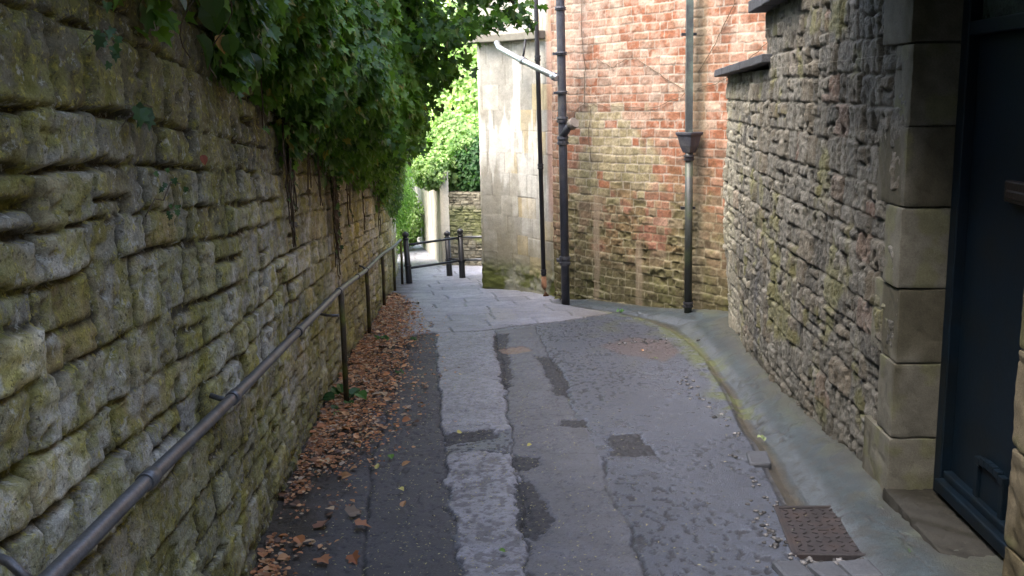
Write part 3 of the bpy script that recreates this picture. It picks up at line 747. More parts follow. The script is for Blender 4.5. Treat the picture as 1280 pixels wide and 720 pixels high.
    door = d.build('door', M['navy'], root, bevel=0.004)
    sill = MB(); c = Vector((xq(3.94), 3.94, -0.20)) + nrm * 0.215; sill.box(c, (0.86, 0.10, 0.06), (tdir, nrm, up)); c.z = -0.155; c += nrm * 0.012; sill.box(c, (0.86, 0.05, 0.04), (tdir, nrm, up)); sill.build('weather_board', M['navy'], door, bevel=0.01)
    # raised arched frame of the cat flap
    cf = Vector((xq(3.95), 3.95, -0.0)) + nrm * 0.232; cz = -0.10; w, h, t = 0.27, 0.27, 0.035
    cfm = MB()
    cfm.box(cf + tdir * (w / 2 - t / 2) + up * cz, (t, 0.03, h), (tdir, nrm, up)); cfm.box(cf - tdir * (w / 2 - t / 2) + up * cz, (t, 0.03, h), (tdir, nrm, up))
    cfm.box(cf + up * (cz - h / 2 + t / 2 - 0.006), (w - 0.004, 0.034, t + 0.012), (tdir, nrm, up))
    for k in range(6):
        a = -1 + 2 * (k + 0.5) / 6
        cfm.box(cf + tdir * (a * (w / 2 - 0.002)) + up * (cz + h / 2 - t / 2 + 0.022 * (1 - a * a)), (w / 6 + 0.002, 0.036, t), (tdir, nrm, up))
    flap = cfm.build('cat_flap', M['navy'], door, bevel=0.004)
    fp = MB(); fp.box(cf + nrm * 0.004 + up * cz, (w - 2 * t - 0.006, 0.008, h - 0.04), (tdir, nrm, up)); fp.build('flap_panel', M['navy'], flap)
    lp = MB(); c = Vector((xq(3.85), 3.85, 1.19)) + nrm * 0.222; lp.box(c, (0.24, 0.035, 0.085), (tdir, nrm, up)); lp.box(c - nrm * 0.01 - up * 0.01, (0.19, 0.03, 0.035), (tdir, nrm, up)); lp.build('letter_plate', M['brown'], door, bevel=0.006)
    # copings
    def slab(p0, p1, z0, z1, wid, th, over):
        a = Vector((*p0, z0)); bb = Vector((*p1, z1)); t = (bb - a); ln = t.length; t.normalize()
        n = Vector((t.y, -t.x, 0)).normalized()
        if n.x < 0: n = -n
        u2 = n.cross(t).normalized()
        if u2.z < 0: u2 = -u2
        q = MB(); N_ = 5
        for k in range(N_):
            c = a + t * ln * (k + 0.5) / N_ + n * (wid / 2 - over) + u2 * (th / 2 + random.uniform(-.003, .003))
            q.box(c, (ln / N_ + 0.001 * (k % 2), wid + random.uniform(-.006, .006), th), (t, n, u2), 0.003)
        return q
    slab((2.075, 9.86), (1.905, 7.35), 1.735, 1.795, 0.50, 0.065, 0.08).build('coping', M['slate'], root, bevel=0.006)
    slab((1.905, 7.62), (1.83, 6.35), 2.165, 2.19, 0.55, 0.085, 0.12).build('coping', M['slate'], root, bevel=0.008)
    # dressed corbel courses under the upper slab
    its = []
    for k in range(4):
        y = 7.42 - 0.33 * k; its.append((Vector((np.interp(y, P[:, 1][:7], P[:, 0][:7]) + 0.165, y, 2.065)), (0.33, 0.322, 0.19), (Vector((1, 0, 0)), Vector((0, 1, 0)), up)))
    stone_block('corbel_stones', root, its, M['dressed'], (0.15, 0.14, 0.115), 0.012, 0.006, 90, 0.014)
    rebase(root)
    for ch in root.children:
        pass
    tag(root, 'grey rubble stone house wall with dressed door jambs, dark slab copings and a navy door', 'house')
build_right_house()

# ------------------------------------------------------------------ FAR BUILDING: pale ashlar corner and old brick wall
def build_far_building():
    root = empty('brick_building', (0.6, 13.1, -1.0))
    L = path_len(BRICK_P)
    sa = np.concatenate([np.arange(0, 4.4, 0.010), np.arange(4.4, L, 0.05), [L]])
    va = np.concatenate([np.arange(-1.15, 3.1, 0.0105), np.linspace(3.15, 6.0, 40)])
    rects = brick_rects(0, L, -1.2, 6.2, 0.100, 0.228)
    # lowest part is rough rubble
    S, V, SD, ID, U, W = eval_rects(sa, va, rects, 0.010, 7, 200, 0.008, asx=1.0, vwave=0.02)
    r1 = rnd_id(ID, 201); r2 = rnd_id(ID, 202); r3 = rnd_id(ID, 203); r4 = rnd_id(ID, 204)
    prof = round_prof(SD - 0.003 - 0.004 * r4, 0.007)
    n1 = fbm(S * 14, V * 14, 210, 5); n2 = fbm(S * 50, V * 50, 212, 3); n3 = fbm(S * 1.5, V * 1.3, 214, 4); n4 = fbm(S * 4, V * 4, 216, 4)
    decay = sstep(0.9, -0.4, V + 0.8 * (n3 - 0.5)); 
    H = -0.006 + prof * (0.006 + 0.007 * (r1 - 0.5) * (1 + 2 * decay)) + (0.008 + 0.022 * decay) * (n1 - 0.5) + 0.006 * (n2 - 0.5)
    H -= 0.018 * sstep(0.6, 0.72, n4) * (0.3 + decay) * prof
    red = np.array([0.275, 0.112, 0.062]); red2 = np.array([0.31, 0.175, 0.115]); buff = np.array([0.29, 0.25, 0.145]); brown = np.array([0.17, 0.105, 0.075])
    C = mixc(np.broadcast_to(red, S.shape + (3,)), red2, sstep(0.3, 0.9, r1)); C = mixc(C, brown, sstep(0.65, 1.0, r2) * 0.75)
    C = mixc(C, (0.50, 0.38, 0.29), sstep(0.85, 0.95, r3) * 0.6)
    jig = 0.5 * (r3 - 0.5)
    # buff brick patch filling an old opening
    yb = sstep(0.55, 0.7, S + jig) * sstep(2.2, 2.0, S + jig + 0.5 * sstep(0.6, 1.5, V)) * sstep(1.52, 1.46, V + 0.05 * jig) * sstep(0.15, 0.45, V + 0.5 * jig)
    C = mixc(C, buff * 1.0, yb * (r2 > 0.12) * 0.95)
    # lower, smoke- and damp-darkened mix of stone and brick
    low = sstep(0.60, 0.35, V + 0.6 * (n3 - 0.5) + 0.9 * (r3 - 0.5)); lowc = mixc(np.broadcast_to(np.array([0.20, 0.165, 0.10]), S.shape + (3,)), (0.135, 0.11, 0.07), r2)
    C = C * (1 - 0.8 * low[..., None]) + lowc * 0.8 * low[..., None]
    rp = sstep(1.0, 1.25, S + jig) * sstep(2.35, 2.05, S + jig) * sstep(0.60, 0.4, V + 0.2 * jig) * sstep(-0.55, -0.15, V + 0.3 * jig); C = mixc(C, (0.27, 0.115, 0.075), rp * (r2 > 0.3) * 0.7)
    edge = sstep(0.45, 0.1, S) * sstep(3.5, 1.0, V); C = mixc(C, (0.22, 0.13, 0.09), edge * 0.5)
    bot = sstep(-0.2, -0.65, V + 0.35 * (n4 - 0.5)); C = mixc(C, (0.075, 0.072, 0.030), bot * 0.8)
    gm = sstep(0.52, 0.68, n4 + 0.12 * sstep(0.5, -0.3, V)) * sstep(1.2, 0.2, V); C = mixc(C, (0.105, 0.105, 0.04), gm * 0.6)
    C = C * 0.84 * (0.62 + 0.76 * n1)[..., None]; C = mixc(C, (0.09, 0.07, 0.05), sstep(0.56, 0.66, n2) * 0.4)
    mort = 1 - sstep(0.15, 0.75, prof); mc = mixc(np.broadcast_to(np.array([0.30, 0.265, 0.22]), S.shape + (3,)), (0.20, 0.18, 0.11), sstep(0.9, 0.0, V + 0.4 * (n3 - .5)) * 0.85)
    smear = sstep(0.46, 0.62, n1) * 0.35 * sstep(0.4, 1.4, V)
    C = C * (1 - smear[..., None]) + mc * smear[..., None]
    C = C * (1 - 0.8 * mort[..., None]) + mc * 0.8 * mort[..., None]
    white = sstep(0.54, 0.68, fbm(S * 2.5, V * 1.2, 230, 4)) * sstep(0.9, 2.2, V); C = mixc(C, (0.45, 0.36, 0.29), white * 0.30)
    damp = sstep(0.16, 0.03, np.abs(S - 2.62)) * 0.7 * (0.5 + n3) ; C = mixc(C, (0.17, 0.14, 0.09), np.clip(damp, 0, 0.7))
    # two upright rendered strips low on the wall
    for sc, w, z0, z1 in ((0.98, 0.055, -1.2, 0.35), (1.72, 0.055, -1.2, -0.10)):
        m = sstep(w + 0.02, w - 0.02, np.abs(S - sc + 0.05 * (n4 - 0.5)) + 0.03 * (n1 - .5)) * sstep(z1 + 0.15, z1 - 0.15, V + 0.3 * (n1 - .5)) * (0.5 + 0.5 * n3); C = mixc(C, np.array([0.27, 0.21, 0.15]), m * 0.6); H = H * (1 - m) + m * (0.006 + 0.004 * (n1 - .5))
    wall_mesh('brick_wall', BRICK_P, sa, va, H, C, M['brick'], -1, lambda s, y, v: v + 0 * s, thick=0.4, parent=root)

    # ashlar corner
    L = path_len(PIER_P)
    sa = np.concatenate([np.arange(0, 2.0, 0.05), np.arange(2.0, L, 0.0095), [L]]); va = np.concatenate([np.arange(-1.35, 2.95, 0.0105), np.linspace(3.0, 6.0, 30)])
    rects = make_rects(0, L, -1.4, 6.1, (0.26, 0.36), (0.22, 0.42), 0.0, 31)
    S, V, SD, ID, U, W = eval_rects(sa, va, rects, 0.006, 5, 300, 0.006, vwave=0.01)
    r1 = rnd_id(ID, 301); r2 = rnd_id(ID, 302); r3 = rnd_id(ID, 303)
    n1 = fbm(S * 12, V * 12, 310, 5); n3 = fbm(S * 7, V * 1.1, 314, 4); n4 = fbm(S * 5, V * 5, 316, 4)
    prof = round_prof(SD - 0.003, 0.007)
    rough = sstep(-0.50, -0.85, V + 0.25 * (n4 - 0.5))
    H = -0.007 + prof * (0.007 + 0.004 * (r1 - 0.5)) + 0.006 * (n1 - 0.5) + rough * (0.05 * (fbm(S * 5, V * 11, 318, 4) - 0.45))
    C = np.broadcast_to(np.array([0.37, 0.355, 0.31]), S.shape + (3,)) * (0.72 + 0.3 * r1)[..., None]
    C = mixc(C, (0.44, 0.35, 0.19), (r2 > 0.84) * 0.7)
    C = mixc(C, (0.27, 0.25, 0.20), sstep(0.5, 0.72, n4) * 0.5)
    C = mixc(C, (0.58, 0.57, 0.53), sstep(0.50, 0.66, n3) * sstep(-0.8, 0.8, V) * 0.75)
    C = mixc(C, (0.25, 0.235, 0.19), sstep(0.47, 0.34, n3) * sstep(1.0, -0.3, V) * 0.55)
    C = C * (0.8 + 0.4 * n1)[..., None]
    C = mixc(C, (0.16, 0.14, 0.11), (1 - prof) * 0.6)
    C = mixc(C, (0.10, 0.11, 0.030), rough * (0.45 + 0.55 * sstep(0.4, 0.6, n4))); C = mixc(C, (0.19, 0.16, 0.085), sstep(-0.1, -0.55, V + 0.4 * (n3 - 0.5)) * (1 - rough) * 0.5)
    redc = sstep(L - 0.14, L - 0.08, S); C = mixc(C, (0.36, 0.17, 0.12), redc * 0.55 * sstep(-0.3, 0.3, V))
    wall_mesh('stone_corner', PIER_P, sa, va, H, C, M['ashlar'], -1, lambda s, y, v: v + 0 * s, thick=0.35, parent=root)
    # projecting string course
    q = MB(); pts = [(-0.47, 14.25), (-0.36, 14.02), (0.0, 13.81), (0.29, 13.45), (0.45, 13.2)]
    for (x0, y0), (x1, y1) in zip(pts, pts[1:]):
        t = Vector((x1 - x0, y1 - y0, 0)); ln = t.length; t.normalize(); n = Vector((t.y, -t.x, 0))
        q.box(Vector(((x0 + x1) / 2, (y0 + y1) / 2, 2.36)) - n * 0.02, (ln + 0.03, 0.18, 0.10), (t, n, Vector((0, 0, 1))), 0.002)
    q.build('string_course', M['corbel'], root, bevel=0.012)
    q = MB(); q.box((1.9, 14.6, 6.1), (5.5, 4.5, 0.25)); q.build('roof', M['slate'], root)
    rebase(root)
    tag(root, 'old building with red and buff brick wall and pale ashlar corner at the bend', 'building')
build_far_building()

# ------------------------------------------------------------------ PIPES
def collar(x, y, z, r, h=0.03, mat='pipe', parent=None, name='collar'):
    m = MB(); m.lathe((x, y, z), [(-h, r * 1.05), (-h, r * 1.32), (-h * 0.35, r * 1.40), (-h * 0.3, r * 1.2), (h * 0.3, r * 1.2), (h * 0.35, r * 1.40), (h, r * 1.32), (h, r * 1.05)])
    return m.build(name, M[mat], parent, smooth=False)

def pipes():
    # wide soil pipe
    root = empty('soil_pipe', (0.67, 12.28, -1.0))
    xx = lambda z: 0.67 - 0.03 * (z + 1) / 3.7
    MB().tube([(xx(-1.02), 12.28, -1.02), (xx(1.0), 12.28, 1.0), (xx(3.0), 12.28, 3.0), (xx(6), 12.28, 6.0)], 0.052, 20).build('pipe', M['pipe'], root, smooth=True)
    for z, h in ((-0.43, 0.055), (1.05, 0.05), (1.30, 0.035), (1.62, 0.02), (2.08, 0.02), (2.6, 0.02)):
        collar(xx(z), 12.28, z, 0.052, h, 'pipe', root)
    b = MB(); b.tube([(xx(1.0) + 0.0, 12.26, 1.10), (xx(1.1) + 0.06, 12.20, 1.20), (xx(1.1) + 0.11, 12.14, 1.25)], [0.045, 0.045, 0.045], 16); br = b.build('inspection_branch', M['pipe'], root, smooth=True)
    b = MB(); b.tube([(xx(1.1) + 0.095, 12.155, 1.235), (xx(1.1) + 0.135, 12.11, 1.27)], 0.066, 16); b.build('cap', M['cap'], br, smooth=True)
    for z in (2.08, -0.43, 1.62):
        b = MB(); b.box((xx(z) - 0.075, 12.33, z), (0.05, 0.14, 0.03)); b.build('bracket', M['pipe'], root)
    rebase(root); tag(root, 'thick black iron soil pipe with stub branch, left on the brick wall', 'drainpipe')
    # galvanised branch running into it
    root = empty('galvanised_pipe', (0.58, 12.26, 1.8))
    MB().tube([(0.60, 12.25, 1.79), (0.15, 13.14, 2.06), (-0.10, 13.66, 2.22), (-0.14, 13.72, 2.30)], 0.040, 18).build('pipe', M['zinc'], root, smooth=True)
    for a, c in (((0.575, 12.30, 1.805), (0.545, 12.36, 1.823)), ((0.215, 13.01, 2.022), (0.17, 13.10, 2.048))):
        MB().tube([a, c], 0.050, 18).build('collar', M['zinc'], root, smooth=True)
    MB().tube([(0.20, 13.05, 2.07), (0.235, 13.12, 2.30)], 0.014, 8).build('hanger', M['black'], root, smooth=True)
    rebase(root); tag(root, 'shiny galvanised pipe sloping across the ashlar corner into the soil pipe', 'drainpipe')
    # slim black pipe
    root = empty('slim_pipe', (0.43, 13.14, -1.0)); xx2 = lambda z: 0.43 - 0.055 * (z + 1) / 3.8
    MB().tube([(xx2(-0.80), 13.14, -0.80), (xx2(2.5), 13.14, 2.5), (xx2(6), 13.14, 6.0)], 0.030, 16).build('pipe', M['black'], root, smooth=True)
    for z in (0.68, 2.06, -0.72, 3.4): collar(xx2(z), 13.14, z, 0.030, 0.035, 'black', root)
    MB().tube([(xx2(-0.8), 13.14, -0.78), (xx2(-1) - 0.0, 13.13, -0.92), (xx2(-1) + 0.02, 13.06, -1.03)], [0.034, 0.036, 0.042], 14).build('shoe', M['clay'], root, smooth=True)
    rebase(root); tag(root, 'slim black downpipe with clay shoe on the edge of the ashlar corner', 'drainpipe')
    # hopper downpipe
    root = empty('hopper_downpipe', (1.93, 10.87, -0.85)); x3 = lambda z: 1.955 - 0.025 * (z + 0.8) / 3.4
    MB().tube([(x3(1.15), 10.90, 1.15), (x3(6), 10.90, 6)], 0.050, 4, square=True).build('upper_pipe', M['pipegreen'], root)
    q = MB(); hx = x3(1.1); t = Vector((0.61, -0.79, 0)); n = Vector((0.79, 0.61, 0)); up = Vector((0, 0, 1)); c = Vector((hx, 10.88, 0))
    def ring(z, a, b_): return [c + t * (sx * a) + n * (sy * b_) + up * z for sx, sy in ((-1, -1), (1, -1), (1, 1), (-1, 1))]
    rg = [ring(0.955, 0.05, 0.045), ring(1.03, 0.078, 0.065), ring(1.13, 0.098, 0.082), ring(1.15, 0.115, 0.095), ring(1.175, 0.115, 0.095), ring(1.175, 0.095, 0.075), ring(1.10, 0.08, 0.065)]
    vs_ = [p for r in rg for p in r]; fs_ = [tuple(range(4))[::-1]]
    for i in range(len(rg) - 1):
        for k in range(4): fs_.append((i * 4 + k, i * 4 + (k + 1) % 4, (i + 1) * 4 + (k + 1) % 4, (i + 1) * 4 + k))
    fs_.append(tuple(24 + k for k in range(4)))
    q.add(vs_, fs_); q.build('hopper', M['pipe'], root, bevel=0.005)
    MB().tube([(x3(0.96), 10.88, 0.97), (x3(-0.8), 10.88, -0.83)], 0.043, 18).build('lower_pipe', M['mosspipe'], root, smooth=True)
    collar(x3(-0.72), 10.88, -0.72, 0.043, 0.03, 'black', root); collar(x3(0.90), 10.88, 0.90, 0.043, 0.03, 'black', root)
    for z in (0.35, 2.2): 
        b = MB(); b.box((x3(z), 10.94, z), (0.16, 0.05, 0.03)); b.build('bracket', M['black'], root)
    rebase(root); tag(root, 'grey downpipe with rainwater hopper on the brick wall beside the rubble wall', 'drainpipe')
M['mosspipe'] = surf_mat('black_green_paint', color=(0.030, 0.033, 0.030), fine=60, mid=9, amt=0.4, bump=0.3, bdist=0.001, rough=0.5, spec=0.45, tint=(0.05, 0.065, 0.03), tint_scale=5, tint_amt=0.7)
pipes()

# ------------------------------------------------------------------ HANDRAIL
def handrail():
    root = empty('handrail', (-1.2, 6.82, -0.55))
    pts = [(-0.80, -0.6, 0.90), (-0.86, 0.9, 0.78), (-0.905, 1.8, 0.70), (-0.935, 2.37, 0.66), (-0.99, 3.37, 0.575), (-1.09, 5.1, 0.44), (-1.19, 6.82, 0.30), (-1.33, 8.4, 0.10), (-1.475, 10.01, -0.11), (-1.60, 12.24, -0.30), (-1.67, 14.0, -0.47), (-1.66, 14.9, -0.50)]
    P = np.array(pts); t = np.linspace(0, len(pts) - 1, 90); f = []
    for q in t:
        i = min(int(q), len(pts) - 2); u = q - i
        p0, p1, p2, p3 = P[max(i - 1, 0)], P[i], P[i + 1], P[min(i + 2, len(pts) - 1)]
        f.append(0.5 * ((2 * p1) + (-p0 + p2) * u + (2 * p0 - 5 * p1 + 4 * p2 - p3) * u * u + (-p0 + 3 * p1 - 3 * p2 + p3) * u ** 3))
    F = np.array(f)
    MB().tube([tuple(p) for p in F], 0.020, 16).build('rail', M['steel'], root, smooth=True)
    def at(y): return tuple(np.interp(y, F[:, 1], F[:, k]) for k in range(3))
    for y in (2.42, 3.40, 4.9, 6.70, 8.6, 10.01):
        a = Vector(at(y - 0.035)); b = Vector(at(y + 0.035)); MB().tube([a, b], 0.0245, 16).build('coupling', M['steel'], root, smooth=True)
    for y in (6.82, 10.01, 12.24, 14.0, 14.9):
        x, _, z = at(y); MB().tube([(x, y, z - 0.01), (x + 0.004, y, z - 0.25), (x, y, float(gz(y)) - 0.02)], 0.0195, 14).build('post', M['mosspost'], root, smooth=True)
    for y, dz in ((1.75, 0.05), (3.37, 0.0), (6.62, -0.16), (10.0, 0.03)):
        x, _, z = at(y); wxx = float(lwx(y)); q = MB()
        q.tube([(wxx - 0.05, y + 0.05, z + dz + 0.02), ((x + wxx) / 2, y + 0.01, z + dz), (x, y, z + (dz if dz < 0 else -0.005))], 0.010, 8); q.build('bracket', M['steel'], root, smooth=True)
    rebase(root); tag(root, 'curved metal handrail on mossy posts along the left stone wall', 'handrail')
handrail()

# ------------------------------------------------------------------ BARRIER
def barrier():
    root = empty('barrier', (-1.0, 15.7, -1.26))
    posts = [(-1.57, 15.05, -1.2, -0.41, -0.03), (-1.02, 16.18, -1.29, -0.56, -0.02), (-0.79, 15.75, -1.26, -0.47, -0.015)]
    for x, y, z0, z1, lean in posts:
        q = MB(); h = z1 - z0 - 0.10
        q.tube([(x - lean * 0, y, z0 - 0.03), (x, y, z0 + 0.02), (x + lean, y, z0 + h)], [0.052, 0.050, 0.040], 16)
        q.build('post', M['black'], root, smooth=True)
        f = MB(); f.lathe((x + lean, y, z0 + h), [(0, 0.035), (0.0, 0.048), (0.015, 0.048), (0.02, 0.030), (0.032, 0.030), (0.040, 0.046), (0.065, 0.054), (0.09, 0.046), (0.105, 0.028), (0.112, 0.012), (0.118, 0.012)]); f.build('finial', M['black'], root, smooth=True)
        collar(x + lean * 0.45, y, z0 + 0.36 * (z1 - z0), 0.044, 0.012, 'black', root)
    for pts in ([(-1.59, 15.05, -0.60), (-0.81, 15.75, -0.60)], [(-1.585, 15.05, -0.96), (-0.80, 15.75, -0.97)],):
        MB().tube(pts, 0.019, 10).build('bar', M['black'], root, smooth=True)
    for za, zb in ((-0.60, -0.565), (-0.96, -0.93)): MB().tube([(-0.79, 15.75, za), (-0.25, 15.55, zb)], 0.019, 10).build('bar', M['steel'], root, smooth=True)
    MB().tube([(-0.81, 15.75, -0.60), (-1.035, 16.18, -0.68)], 0.016, 10).build('bar', M['black'], root, smooth=True)
    MB().tube([(-0.80, 15.75, -0.96), (-1.03, 16.18, -1.0)], 0.016, 10).build('bar', M['black'], root, smooth=True)
    rebase(root); tag(root, 'black iron barrier of three ball-topped posts and two bars across the path', 'barrier')
barrier()

# ------------------------------------------------------------------ COVER, PEBBLES
def cover():
    z = lambda y: float(gz(y)) + 0.004
    root = empty('drain_cover', (1.37, 4.17, z(4.17)))
    P = [Vector((1.16, 3.89, z(3.89))), Vector((1.50, 3.86, z(3.86))), Vector((1.56, 4.47, z(4.47))), Vector((1.24, 4.48, z(4.48)))]
    cc = sum(P, Vector()) / 4
    fr = MB(); 
    for i in range(4):
        a, b = P[i], P[(i + 1) % 4]; t = (b - a); ln = t.length; t.normalize(); n = Vector((0, -SL, -1)).normalized().cross(t)
        fr.box((a + b) / 2 + Vector((0, 0, -0.01)), (ln + 0.02, 0.022, 0.03), (t, n, n.cross(t)))
    fr.build('frame', M['iron'], root, bevel=0.003)
    pl = MB(); Q = [cc + (p - cc) * 0.93 for p in P]; lo = [q - Vector((0, 0, 0.03)) for q in Q]
    Q = [q + Vector((0, 0, 0.001)) for q in Q]
    pl.add(lo + Q, [(3, 2, 1, 0), (4, 5, 6, 7), (0, 1, 5, 4), (1, 2, 6, 5), (2, 3, 7, 6), (3, 0, 4, 7)])
    plate = pl.build('plate', M['iron'], root, bevel=0.002)
    st = MB()
    for j in range(11):
        for i in range(7):
            u, v = (i + 0.5) / 7, (j + 0.5) / 11
            if 0.38 < u < 0.62 and 0.44 < v < 0.58: continue
            p = (Q[0] * (1 - u) + Q[1] * u) * (1 - v) + (Q[3] * (1 - u) + Q[2] * u) * v
            a = math.radians(45 if (i + j) % 2 else -45); t = Vector((math.cos(a), math.sin(a), -SL * math.sin(a))).normalized(); up = Vector((0, SL, 1)).normalized()
            st.box(p + up * 0.002, (0.026, 0.008, 0.006), (t, up.cross(t), up))
    st.build('tread_studs', M['iron'], plate, bevel=0.0015)
    hb = MB(); hb.box((Q[0] + Q[1] + Q[2] + Q[3]) / 4 + Vector((0, 0, 0.003)), (0.05, 0.03, 0.006)); hb.build('lifting_boss', M['iron'], plate, bevel=0.002)
    rebase(root); tag(root, 'rusty chequered iron drain cover set beside the doorway gutter', 'drain cover')
    # small setts in front of the cover
    for i, (x, y, w, d, a) in enumerate([(1.10, 3.70, .13, .17, .1), (1.235, 3.68, .12, .18, .15), (1.37, 3.70, .13, .17, .05), (1.50, 3.66, .11, .16, -.1)]):
        q = MB(); t = Vector((math.cos(a), math.sin(a), 0)); n = Vector((-math.sin(a), math.cos(a), -SL)).normalized()
        q.box((x, y, z(y) - 0.012), (w, d, 0.06), (t, n, t.cross(n)), 0.006)
        o = q.build('paving_sett', M['sett'], None, bevel=0.018, smooth=False)
        lab = ['leftmost grey stone sett in front of the drain cover', 'second grey stone sett from the left in front of the drain cover', 'third grey stone sett from the left in front of the drain cover', 'rightmost grey stone sett before the drain cover near the doorstep'][i]
        tag(o, lab, 'paving stone', 'setts in front of the drain cover')
    q = MB(); q.box((1.355, 5.30, z(5.3) - 0.01), (0.12, 0.24, 0.045), (Vector((1, -0.15, 0)).normalized(), Vector((0.15, 1, -SL)).normalized(), Vector((0, SL, 1)).normalized()), 0.006)
    o = q.build('kerb_stone', M['sett'], None, bevel=0.014); tag(o, 'small grey stone slab on the gutter edge halfway up the lane', 'kerb stone')
M['sett'] = surf_mat('grey_sett', color=(0.065, 0.07, 0.08), fine=70, mid=10, amt=0.35, rough=0.6, spec=0.4)
cover()

def ico():
    p = (1 + 5 ** .5) / 2
    v = np.array([(-1, p, 0), (1, p, 0), (-1, -p, 0), (1, -p, 0), (0, -1, p), (0, 1, p), (0, -1, -p), (0, 1, -p), (p, 0, -1), (p, 0, 1), (-p, 0, -1), (-p, 0, 1)]) / math.hypot(1, p)
    f = np.array([(0, 11, 5), (0, 5, 1), (0, 1, 7), (0, 7, 10), (0, 10, 11), (1, 5, 9), (5, 11, 4), (11, 10, 2), (10, 7, 6), (7, 1, 8), (3, 9, 4), (3, 4, 2), (3, 2, 6), (3, 6, 8), (3, 8, 9), (4, 9, 5), (2, 4, 11), (6, 2, 10), (8, 6, 7), (9, 8, 1)])
    return v, f

def pebbles():
    V0, F0 = ico(); cl = []
    for (cx, cy, sx, sy, n, r0, r1) in [(1.14, 4.1, 0.035, 0.22, 70, .006, .016), (1.33, 3.80, 0.16, 0.03, 70, .006, .017), (1.58, 4.1, 0.03, 0.2, 30, .005, .012), (1.33, 6.9, 0.05, 0.35, 45, .008, .018), (1.38, 6.2, 0.04, 0.3, 25, .006, .016),
                                   (1.27, 9.35, 0.20, 0.10, 60, .008, .018), (1.24, 4.9, 0.03, 0.35, 40, .005, .014), (0.6, 6.5, 0.5, 3.0, 60, .003, .007), (-0.6, 6.0, 0.3, 3.0, 40, .003, .007)]:
        for _ in range(int(n * 0.55)): cl.append((rng.normal(cx, sx), rng.normal(cy, sy), rng.uniform(r0, r1)))
    A = np.array(cl); n = len(A)
    V = V0[None] * (A[:, 2][:, None, None]) * rng.uniform(0.7, 1.25, (n, 12, 1)) * np.array([1.2, 1, 0.65])
    ang = rng.uniform(0, 6.28, n); c, s = np.cos(ang), np.sin(ang)
    X = V[..., 0] * c[:, None] - V[..., 1] * s[:, None]; Y = V[..., 0] * s[:, None] + V[..., 1] * c[:, None]
    V = np.stack([X + A[:, 0][:, None], Y + A[:, 1][:, None], V[..., 2] + (gz(A[:, 1]) + A[:, 2] * 0.3)[:, None]], -1)
    F = (F0[None] + 12 * np.arange(n)[:, None, None]).reshape(-1, 3)
    b = rng.uniform(0.04, 0.20, n); col = np.stack([b, b * 0.97, b * 0.95], -1).repeat(12, 0)
    o = np_mesh('gravel', V.reshape(-1, 3), F, M['pebble'], None, col); tag(o, 'loose grey pebbles scattered by the drain cover and gutter', 'gravel', kind='stuff')
pebbles()

# ------------------------------------------------------------------ LEAVES
def leaf_template(kind):
    if kind == 'ivy':       # five-lobed
        out = [(0.0, 0.0), (0.30, -0.10), (0.46, 0.16), (0.30, 0.34), (0.42, 0.60), (0.16, 0.62), (0.0, 1.0), (-0.16, 0.62), (-0.42, 0.60), (-0.30, 0.34), (-0.46, 0.16), (-0.30, -0.10)]
    elif kind == 'broad':   # sycamore / hazel-like
        out = [(0.0, 0.0), (0.28, 0.06), (0.42, 0.32), (0.34, 0.62), (0.14, 0.84), (0.0, 1.0), (-0.14, 0.84), (-0.34, 0.62), (-0.42, 0.32), (-0.28, 0.06)]
    else:                   # slim
        out = [(0.0, 0.0), (0.17, 0.3), (0.14, 0.65), (0.0, 1.0), (-0.14, 0.65), (-0.17, 0.3)]
    v = [(0, 0.42, 0.0)] + [(x, y, 0.22 * abs(x) - 0.16 * (y - 0.4) ** 2) for x, y in out]
    n = len(out); f = [(0, 1 + i, 1 + (i + 1) % n) for i in range(n)]
    return np.array(v), np.array(f)

def leaves(name, pos, size, nrm, down, kind, col, mat, parent=None):
    """pos (n,3), size (n,), nrm (n,3) blade normal, down (n,3) tip direction"""
    V0, F0 = leaf_template(kind); n = len(pos); k = len(V0)
    z = nrm / np.linalg.norm(nrm, axis=1)[:, None]
    y = down - (down * z).sum(1)[:, None] * z; y /= np.linalg.norm(y, axis=1)[:, None] + 1e-9
    x = np.cross(y, z)
    curl = rng.uniform(0.3, 2.2, n)[:, None]
    V = (pos[:, None, :] + size[:, None, None] * (V0[None, :, 0:1] * x[:, None] + V0[None, :, 1:2] * y[:, None] + (V0[None, :, 2] * curl)[..., None] * z[:, None]))
    F = (F0[None] + k * np.arange(n)[:, None, None]).reshape(-1, 3)
    c = np.repeat(col, k, 0)
    return np_mesh(name, V.reshape(-1, 3), F, mat, parent, c, smooth=False)

def green(n, dark=(0.028, 0.060, 0.014), light=(0.090, 0.170, 0.028), p=1.5):
    t = rng.random(n)[:, None] ** p
    c = np.array(dark) * (1 - t) + np.array(light) * t
    return c * rng.uniform(0.8, 1.2, (n, 1))

def rdir(n):
    v = rng.normal(size=(n, 3)); return v / np.linalg.norm(v, axis=1)[:, None]

ZL_Y = [0, 2.0, 2.9, 3.44, 4.4, 5.0, 5.6, 6.8, 8.1, 9.7, 11.5, 13.1, 14.75, 17]
ZL_Z = [2.1, 2.02, 1.90, 1.82, 1.74, 1.62, 1.40, 1.15, 0.98, 0.84, 0.50, 0.25, -0.15, -0.4]
BU_Y = [0, 2.5, 3.5, 4.5, 6, 7.5, 9.0, 10.2, 11.5, 13, 15]
BU_X = [0.05, 0.08, 0.13, 0.22, 0.34, 0.48, 0.62, 0.55, 0.38, 0.22, 0.15]

